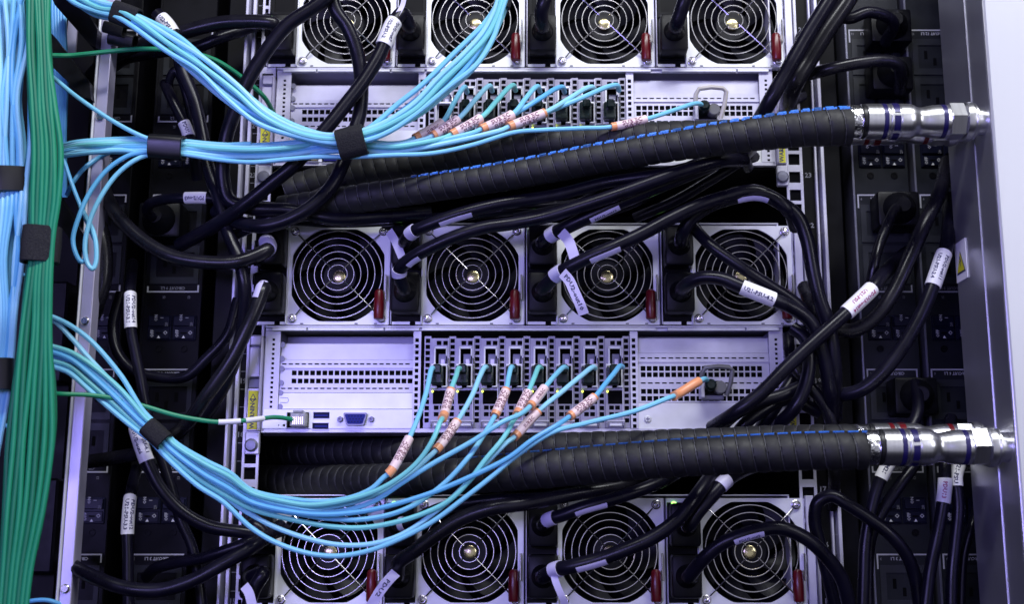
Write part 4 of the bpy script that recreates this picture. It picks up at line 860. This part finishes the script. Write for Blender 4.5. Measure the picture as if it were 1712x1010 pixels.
cord('thick black cord rising from lower inlet of third bottom supply', start(2, 2, False)+[(930, 953, .05), (955, 948, .058), (1000, 936, .062), (1042, 921, .066), (1092, 899, .068), (1133, 869, .068), (1158, 838, .066), (1185, 800, .05), (1200, 770, .02)], r=12.5, stripes=[((966, 947), (1012, 932), None)], rings=[((924, 955), (936, 952))], plug=(2, 2, False),
     flags=[([(926, 950, .05), (928, 970, .054), (938, 995, .054), (946, 1015, .05)], 12, None)])
cord('black cord climbing from upper inlet of the rightmost bottom supply', start(3, 2, True)+[(1152, 880, .05), (1166, 858, .054), (1190, 830, .054), (1214, 804, .05), (1260, 780, .03), (1330, 770, .01)], r=12, rings=[((1205, 813), (1216, 803))], plug=(3, 2, True))
cord('black cord with violet stripe from upper inlet of the third bottom supply', start(2, 2, True)+[(918, 869, .05), (941, 862, .056), (975, 849, .06), (1025, 835, .06), (1076, 818, .054), (1120, 798, .04), (1160, 770, .02)], r=11, stripes=[((962, 855), (1014, 838), None)], rings=[((914, 871), (926, 867))], plug=(2, 2, True))
cord('thick black cord arching from the lower inlet of second bottom supply', start(1, 2, False)+[(668, 940, .05), (690, 924, .056), (724, 898, .06), (773, 867, .064), (824, 850, .066), (880, 842, .064), (960, 826, .056), (1040, 812, .04), (1110, 790, .01)], r=12.5, m='cord_grey', plug=(1, 2, False),
     flags=[([(662, 958, .052), (652, 968, .056), (636, 988, .06), (620, 1015, .06)], 18, 'PDU2')])
cord('black cord hidden beneath the lower hoses over the second bottom fan', start(1, 2, True)+[(690, 872, .04), (740, 850, .046), (830, 836, .05), (900, 834, .05), (1000, 816, .04), (1060, 796, .01)], r=11, plug=(1, 2, True), rings=[((668, 870), (676, 873))])
for c, rw, up, lab, pts in [(1, 0, True, 'cord of upper inlet of second top supply, leaving through the top', [(650, -30, .05), (640, -60, .05)]), (2, 0, False, 'cord of lower inlet of third top supply beside the aqua strap', [(905, 20, .05), (912, -5, .055), (925, -40, .05)]),
                            (3, 0, False, 'cord of lower inlet of fourth top supply with plug in view', [(1138, 20, .045), (1146, -5, .05), (1160, -40, .05)])]:
    if up: continue
    cord('black '+lab, start(c, rw, up)+pts, r=12, plug=(c, rw, up))
b_ = B()

# ================================================================== AQUA FIBRES
NTH = 'first second third fourth fifth sixth seventh eighth ninth tenth eleventh twelfth thirteenth fourteenth fifteenth sixteenth seventeenth eighteenth nineteenth twentieth'.split()
AQ = ['aqua_jacket', 'aqua_pale', 'aqua_deep', 'aqua_jacket']
def fibre(label, pts, d=.07, r=3.9, m='aqua_jacket', tag=None, group=None, conn=None, boot=False, name='optical_fibre', cat='fibre cable', pale=False, plain=False):
    pth = Path(pts, d, r, step=5); base = pth.p[0]
    if not tag and not conn:
        q = pth.line(m, 9); return q.obj(name, None, label, cat, group)
    t = thing(name, label, cat, (base.x, base.y, min(p_.z for p_ in pth.p)), group); pth.line(m, 9).obj('jacket', t)
    if tag:
        q0, q1 = tag; q = pth.sleeve(q0, q1, 1.85, 'orange_sleeve'); tg = q.obj('cable_tag', t)
        a = (q0[0]*.84+q1[0]*.16, q0[1]*.84+q1[1]*.16); c = (q1[0]*.97+q0[0]*.03, q1[1]*.97+q0[1]*.03)
        if plain: tg['label'] = 'plain orange sleeve without a paper label'
        else: pth.sleeve(a, c, 1.92, 'pink_label').obj('paper_label', tg)
        q = B(); rr = pth.r[pth.near(*a)]*1.93
        if plain: pass
        elif not pale:
            pth.text('SUBIEC', a, c, 1.93, .0052, 'ink_brown', q, TF, rr*.38); pth.text('SUBIEC', a, c, 1.93, .0044, 'ink_brown', q, TF, -rr*.68)
        else: pth.text('SUBIEC', a, c, 1.93, .0036, 'ink_brown', q, TF, -rr*.1)
        if not plain: q.obj('lettering', tg)
    if conn:
        cx, cz, y0 = conn; q = B(); q.box(cx-.0058, cx+.0046, y0-.011, y0+.001, cz-.0082, cz+.0074, 'pcb_green', .0016, 2)
        q.box(cx-.0035, cx+.0035, y0-.016, y0-.010, cz+.000, cz+.0078, 'pcb_green', .0012); q.obj('connector', t)
    return t
TF = 1
def jit(pts, u, w_, hw):                 # offset a centre line: u in -1..1 across, w depth
    out = []
    for i, p_ in enumerate(pts):
        a = pts[max(0, i-1)]; c = pts[min(len(pts)-1, i+1)]; dx, dy = c[0]-a[0], c[1]-a[1]; L = math.hypot(dx, dy) or 1
        h = p_[3]; uu = max(-1, min(1, u+math.sin(i*1.7+u*9)*.25)); out.append((p_[0]-dy/L*h*uu, p_[1]+dx/L*h*uu, p_[2]+w_))
    return out
# lower bundle, common run by index k0..k8 (y at each x station)
stn = {  # start (88,y), mid (150,y), strap entry, strap exit, 340, 420
 0: [(60, 522), (90, 531), (120, 546), (153, 571), (202, 628), (240, 688)], 1: [(60, 572), (90, 580), (120, 590), (158, 614), (202, 652), (244, 700)],
 2: [(60, 528), (90, 537), (121, 567), (148, 598), (192, 645), (240, 700)], 5: [(60, 578), (90, 586), (118, 595), (154, 620), (200, 662), (241, 704)],
 7: [(60, 582), (90, 590), (118, 601), (150, 626), (196, 668), (238, 709)], 3: [(60, 590), (90, 598), (118, 606), (150, 633), (190, 668), (236, 712)],
 4: [(60, 596), (90, 604), (118, 613), (148, 638), (186, 671), (234, 715)], 6: [(60, 600), (90, 609), (116, 618), (146, 642), (184, 676), (232, 718)],
 8: [(60, 606), (90, 614), (116, 624), (144, 648), (180, 680), (230, 721)]}
order = [0, 1, 2, 5, 7, 3, 4, 6, 8]
tails = {
 0: [(487, 835), (538, 839), (588, 832), (622, 817), (641, 799), (652, 790), (684, 733), (702, 690), (713, 655), (722, 616)],
 1: [(470, 838), (520, 845), (590, 834), (640, 816), (680, 790), (705, 765), (724, 735), (736, 706), (742, 695), (754, 652), (762, 630), (767, 616)],
 2: [(480, 847), (538, 850), (600, 838), (650, 816), (690, 790), (718, 764), (732, 750), (765, 704), (790, 660), (802, 630), (811, 614)],
 3: [(487, 858), (555, 868), (605, 869), (656, 860), (690, 846), (713, 832), (747, 805), (784, 764), (812, 722), (826, 698), (846, 652), (850, 632), (855, 614)],
 4: [(487, 869), (555, 881), (605, 883), (656, 875), (706, 860), (750, 838), (784, 805), (810, 771), (840, 735), (858, 705), (864, 694), (883, 656), (893, 632), (901, 614)],
 5: [(490, 852), (555, 857), (622, 840), (672, 808), (723, 776), (790, 738), (840, 706), (868, 694), (886, 680), (912, 647), (926, 630), (943, 614)],
 6: [(460, 882), (521, 903), (571, 912), (622, 910), (666, 897), (706, 873), (757, 832), (807, 781), (845, 742), (860, 731), (900, 688), (940, 655), (970, 630), (991, 614)],
 7: [(480, 855), (538, 861), (605, 856), (656, 845), (723, 824), (790, 796), (850, 766), (890, 736), (930, 712), (952, 697), (994, 664), (1012, 642), (1026, 625), (1037, 612)],
 8: [(464, 909), (521, 927), (571, 930), (622, 920), (672, 900), (723, 873), (777, 833), (824, 796), (859, 766), (920, 725), (980, 708), (1060, 688), (1122, 664), (1132, 660), (1168, 638), (1180, 634)]}
tagpx = {0: ((651, 794), (685, 733)), 1: ((739, 700), (753, 652)), 2: ((729, 753), (764, 704)), 3: ((827, 696), (845, 652)), 4: ((864, 694), (883, 656)), 5: ((886, 681), (911, 648)), 6: ((860, 731), (899, 689)), 7: ((951, 698), (992, 664)), 8: ((1126, 663), (1168, 638))}
for n_, k in enumerate(order):
    u = (n_/8.0)*2-1; lay = [0, .006, -.004, .002, .007, -.002, .004, 0, .005][n_]
    pts = [(a, c, .082+lay*.6) for a, c in stn[k]]
    pts += [(262-u*9, 728+u*10, .082+lay*.5), (285-u*9, 752+u*11, .082+lay*.5), (338-u*8, 792+u*20, .08+lay), (378-u*6, 815+u*24, .078+lay), (420, 820+[0, 4, 9, 14, 20, 25, 31, 41, 63][n_], .074+lay)]
    if n_ == 8: pts[-1] = (420, 883, .078)
    T_ = tails[k]; m_ = len(T_)
    for j, (a, c) in enumerate(T_):
        f = (j+1)/m_; dd = .074+lay+(.012*math.sin(f*math.pi))-.052*max(0, f-.62)/.38
        pts.append((a, c, dd))
    endd = pts[-1][2]
    if k < 8:
        a, c = T_[-1]; pts[-1] = (a, c, .020); pts.append((a+4, c+2, .013)); conn = (CARDX[k]-.0010, Z0(629), -.001)
    else: pts[-1] = (1180, 634, .022); pts.append((1184, 640, .012)); conn = None
    fibre(f'orange tagged aqua fibre plugged into the {ordn[k]} card of the middle server' if k < 8 else 'aqua fibre with orange tag reaching the grey pull loop transceiver', pts, r=4.3, m=['aqua_jacket', 'aqua_green', 'aqua_pale', 'aqua_jacket', 'aqua_deep'][n_ % 5] if k != 0 else 'aqua_jacket',
          tag=tagpx[k], group='tagged fibres of the middle server', conn=conn, pale=(k in (5, 6)), plain=(k == 8))
# upper right fan-out (bundle B) : 7 fibres to the top server's ports + 1 to transceiver
upt = [((693, 231), (739, 204), 0, 777, 146), ((723, 227), (765, 199), 1, 819, 144), ((754, 225), (803, 197), 2, 858, 143), ((804, 216), (856, 191), 3, 899, 145), ((806, 216.5), (858, 191.5), 4, 940, 146), ((850, 212), (911, 188), 5, 990, 146), ((852, 212.5), (912, 188.5), 6, 1031, 143)]
for (lo, hi, k, ex, ey) in upt:
    u = k/7*2-1; lay = [-.002, .004, .009, .004, -.006, .003, -.007][k]
    pts = [(95, 246+k*3, .06), (125, 238+k*3.2, .07), (165, 234+k*3.4, .074+lay*.5), (210, 232+k*3.6, .076), (250, 232+k*3.8, .078), (307, 236+k*3.6, .078), (360, 241+k*3.8, .078+lay*.4), (420, 243+k*3.8, .078+lay), (480, 239+k*4, .078+lay), (530, 232+k*4, .08), (565, 231+k*3.6, .08), (612, 236+k*3.4, .08+lay*.5), (650+k*4, 240+k*2.5, .076+lay),
           (lo[0]-14, lo[1]+6, .066+lay), (lo[0], lo[1], .062+lay), (hi[0], hi[1], .056+lay), (hi[0]*.5+ex*.5, hi[1]*.5+ey*.5-2, .044), (hi[0]*.14+ex*.86, hi[1]*.14+ey*.86-4, .032), (ex, ey-1, .026), (ex+4, ey+8, .014)]
    fibre(f'aqua fibre arching into the {ordn[k+1]} card of the top server', pts, r=4.3, m=['aqua_jacket', 'aqua_pale', 'aqua_green', 'aqua_jacket', 'aqua_deep', 'aqua_pale', 'aqua_jacket'][k], tag=(lo, hi), group='tagged fibres of the top server', conn=(CARDX[k+1]-.0010, Z0(629)+PITCH, -.001), pale=(k in (0,)))
fibre('aqua fibre over the rear hose, its orange tag right of all ports', [(95, 262, .06), (125, 258, .07), (165, 254, .078), (210, 252, .08), (250, 258, .08), (307, 258, .08), (360, 266, .08), (420, 271, .084), (480, 266, .086), (530, 262, .088), (585, 262, .088), (656, 259, .086), (723, 256, .08), (790, 242, .074), (860, 221, .07), (907, 217, .066), (975, 214, .062), (1022, 212, .058), (1080, 199, .054), (1130, 183, .04), (1160, 173, .03), (1172, 174, .02), (1176, 182, .012)], r=3.9, tag=((1022, 212), (1080, 199)), group='tagged fibres of the top server')
# bundle A: nine fibres, top left -> strap -> up to top edge
cA = [(95, -38, .07, 10), (130, -8, .075, 14), (165, 12, .08, 14), (200, 22, .084, 11), (228, 36, .086, 10), (286, 73, .088, 17), (337, 111, .09, 17), (387, 155, .09, 16), (440, 196, .088, 13), (500, 222, .088, 9), (560, 234, .09, 9), (612, 226, .09, 9), (650, 208, .088, 11), (696, 180, .086, 13), (742, 140, .084, 14), (785, 98, .082, 15), (815, 55, .08, 14), (835, 14, .08, 9), (845, -20, .08, 8)]
for i in range(10):
    u = i/9*2-1; pts = jit(cA, u, [0, .005, -.004, .003, .007, -.003, .004, 0, .006, -.002][i], 0)
    if i == 0: pts = pts[:12]+[(629, 205, .09), (662, 176, .088), (706, 141, .086), (757, 91, .084), (811, 37, .082), (831, 7, .08), (842, -20, .08)]
    fibre(f'{NTH[i]} aqua fibre from the top in the sagging bundle leaving the top left corner', pts, r=4.6, m=AQ[i % 4] if i not in (4, 7) else 'aqua_green', group='fibres of the long sagging upper bundle')
fibre('single aqua fibre slanting from the green bundle to the left strap', [(70, 115, .06), (95, 134, .07), (120, 155, .074), (153, 179, .078), (190, 203, .08), (225, 222, .082), (250, 232, .082), (290, 238, .082), (330, 243, .076), (420, 240, .078)], r=3.8)
# C loops
fibre('outer aqua fibre hanging in a loop under the left strap', [(300, 250, .08), (250, 253, .082), (215, 260, .084), (180, 283, .086), (150, 322, .088), (132, 362, .09), (122, 400, .09), (127, 425, .09), (136, 438, .088), (145, 432, .084)], r=4.0, m='aqua_deep')
fibre('inner aqua fibre hanging in a loop under the left strap', [(300, 256, .078), (250, 259, .08), (225, 268, .084), (195, 292, .086), (168, 330, .088), (150, 370, .088), (142, 410, .088), (146, 440, .088), (154, 450, .088), (160, 440, .086), (160, 405, .084), (153, 380, .082), (142, 360, .08), (135, 345, .076)], r=4.0, m='aqua_jacket')
fibre('thin aqua fibre slanting down beside the green bundle into the loops', [(98, 230, .06), (108, 270, .066), (122, 312, .07), (137, 350, .074), (150, 382, .076), (158, 400, .078)], r=3.5, m='aqua_deep')
fibre('shaded blue fibre curving behind the violet rail', [(245, 248, .07), (200, 250, .06), (168, 262, .05), (140, 282, .056), (122, 305, .06), (112, 325, .05)], r=3.8, m='aqua_deep')
for i in range(5):
    fibre('shaded blue fibre running behind the green vertical bundle', [(88+i*4.5, -20, .03), (90+i*4.6, 60, .03+i*.002), (94+i*4.2, 140, .03), (92+i*4, 220, .03), (95+i*3.5, 330, .02)], r=3.8, m='aqua_deep', group='shaded fibres behind the green bundle')
fibre('short aqua fibre at the bottom left behind the rail foot', [(30, 1012, .05), (50, 1006, .055), (75, 1004, .055), (98, 1010, .05), (120, 1022, .04)], r=3.8, m='aqua_deep')
fibre('small aqua fibre peeking left of green bundle near the lower strap', [(-10, 700, .06), (10, 712, .06), (30, 712, .05)], r=3.8, m='aqua_deep')
fibre('small blue fibre between aqua and green bundles beside the green strap', [(15, 455, .08), (35, 459, .08), (60, 458, .06)], r=3.0, m='aqua_deep')
# vertical aqua bundle
for i in range(20):
    u = i/19.; row = i % 3; d0 = .125+[0, .010, -.010][row]; ph = random.uniform(0, 6.28); am = random.uniform(3, 9)
    top = -6+66*u; midx = -8+54*u; st1 = -4+48*u; low = -6+48*u; x6 = -8+30*u; end = -40+44*u
    pts = [(top+am*math.sin(ph), -20, d0), (top*.9+am*math.sin(ph+1.5)*1.5, 70, d0), (midx+am*math.sin(ph+2.5)*1.8, 160, d0+.003), (midx+2+am*math.sin(ph+3)*.8, 240, d0), (st1, 306, .125+[0, .007, -.007][row]), (low, 350, d0), (low-4+am*math.sin(ph+4), 430, d0), (x6+4, 520, d0), (x6-2, 600, .125), (end+6, 680, .12), (end-12, 780, .12)]
    fibre(f'{NTH[i]} aqua fibre from the left, at the top of the left edge bundle', pts, r=4.2, m=['aqua_jacket', 'aqua_pale', 'aqua_jacket', 'aqua_deep', 'aqua_pale'][i % 5], group='fibres in the vertical aqua bundle')
# vertical green bundle
for i in range(14):
    u = i/13.; row = i % 2; d0 = .140+[0, .012][row]; ph = random.uniform(0, 6.28); am = random.uniform(1, 4.5)
    pts = [(47+34*u, -20, d0), (48+36*u+am*math.sin(ph), 80, d0), (51+40*u, 170, d0), (54+46*u+am*math.sin(ph+2), 250, d0), (52+46*u, 330, d0), (52+38*u, 385, .143+[0, .008][row]), (50+36*u, 430, .143+[0, .008][row]), (45+39*u, 470, d0), (34+51*u+am*math.sin(ph+1), 560, d0), (24+62*u, 650, d0), (16+68*u+am*math.sin(ph+4), 740, d0), (8+64*u, 850, d0), (2+50*u, 950, d0), (-4+46*u, 1030, d0)]
    fibre(f'{NTH[i]} green cable from the left, at the strap of the vertical green bundle', pts, r=4.6, m='green_jacket' if i % 3 else 'green_deep', group='cables in the vertical green bundle', name='network_cable', cat='network cable')
fibre('loose green network cable bowing out right of the green bundle', [(78, 560, .14), (88, 620, .14), (92, 700, .14), (84, 780, .138), (74, 850, .135), (60, 920, .13)], r=3.5, m='green_deep', name='network_cable', cat='network cable')
fibre('green network cable arching over the violet rail near the top', [(85, 92, .09), (118, 92, .08), (160, 88, .076), (220, 82, .07), (270, 82, .06), (320, 88, .05), (360, 100, .04), (402, 127, .03), (440, 160, .02), (458, 190, .0)], r=4.0, m='green_jacket', name='network_cable', cat='network cable')
# green cable with white boot into the ethernet jack
gp = [(70, 655, .12), (100, 659, .10), (150, 661, .09), (200, 668, .084), (243, 680, .078), (290, 694, .072), (330, 702, .066), (365, 706, .06), (405, 704, .055), (440, 700, .04), (460, 698, .024), (480, 700, .014), (492, 703, .010)]
pth = Path(gp, r=3.9); t = thing('network_cable', 'green network cable with white sleeve ends plugged into the middle server jack', 'network cable', (pth.p[0].x, pth.p[0].y, min(p_.z for p_ in pth.p)))
pth.line('green_jacket', 9).obj('jacket', t); pth.sleeve((366, 706), (402, 704), 1.2, 'white_label').obj('cable_tag', t); pth.sleeve((409, 704), (440, 700), 1.2, 'white_label').obj('cable_tag', t)
q = B(); c = P(501, 703, .004); q.box(c.x-.0065, c.x+.006, -.012, .003, c.z-.0058, c.z+.0058, 'clear_plastic', .0008); q.box(c.x-.004, c.x+.004, -.0125, -.004, c.z+.0055, c.z+.0075, 'clear_plastic', .0004)
for j in range(6): q.box(c.x-.004+j*.0015, c.x-.0034+j*.0015, -.0125, -.0118, c.z-.004, c.z+.002, 'brass')
q.obj('plug', t)

# ================================================================== STRAPS
def strap(label, pts, d, ra, rb, m='fabric_black', tail=None):
    """pts: px axis line, ra: half width px across, rb: half depth px"""
    a = P(*pts[0], d); c = P(*pts[-1], d); s_ = sc_at(*pts[0], d); T = (c-a).normalized(); e, f = camframe((a+c)/2, T); q = B(); n = 36; vs = []; fs = []
    L = (c-a).length; prof = [(0, .93), (.02, 1.0), (.5, 1.03), (.98, 1.0), (1, .93)]; prof = [(0, .80)]+prof+[(1, .80)]
    for t_, g in prof:
        for k in range(n):
            an = 2*math.pi*k/n; ce, se = math.cos(an), math.sin(an); pw = .55
            x_ = math.copysign(abs(se)**pw, se)*ra*s_*g; y_ = math.copysign(abs(ce)**pw, ce)*rb*s_*g
            vs.append(a+T*L*t_+f*x_+e*y_)
    for j in range(len(prof)-1):
        for k in range(n): fs.append((j*n+k, j*n+(k+1) % n, (j+1)*n+(k+1) % n, (j+1)*n+k))
    q.add(vs, fs, m, True)
    return q.obj('cable_strap', None, label, 'cable strap')
strap('black strap round the aqua bundle at the upper left beside the rail', [(190, 18), (231, 33)], .086, 19, 14)
strap('shiny black sleeve piece under the upper left strap', [(184, 62), (226, 70)], .05, 12, 12, 'sleeve_black')
strap('glossy black strap round the aqua fibres right of the violet rail', [(252, 244), (308, 248)], .08, 21, 20, 'sleeve_black')
strap('black fabric strap joining both aqua bundles over the top server', [(566, 243), (611, 232)], .086, 26, 34)
strap('black strap round the lower aqua bundle left of the servers', [(247, 713), (277, 741)], .084, 17, 22, 'fabric_black')
strap('black strap round the vertical aqua bundle at the left edge', [(20, 285), (20, 327)], .125, 32, 30, 'sleeve_black')
strap('wide black fabric strap round the vertical green bundle', [(71, 380), (66, 440)], .147, 31, 20)
strap('black strap round the aqua bundle at lower left edge', [(1, 602), (0, 655)], .124, 22, 28, 'sleeve_black')
strap('black strap cropped by the top edge above the rising aqua fibres', [(838, 12), (845, -14)], .08, 14, 13)
strap('black strap remnant round the top of second bundle above the rail', [(175, 44), (208, 52)], .06, 10, 10)

# ------------------------------------------------------------------ tidy: straps and slim pieces smooth nicely
for me in bpy.data.meshes:
    if me.users == 0: bpy.data.meshes.remove(me)
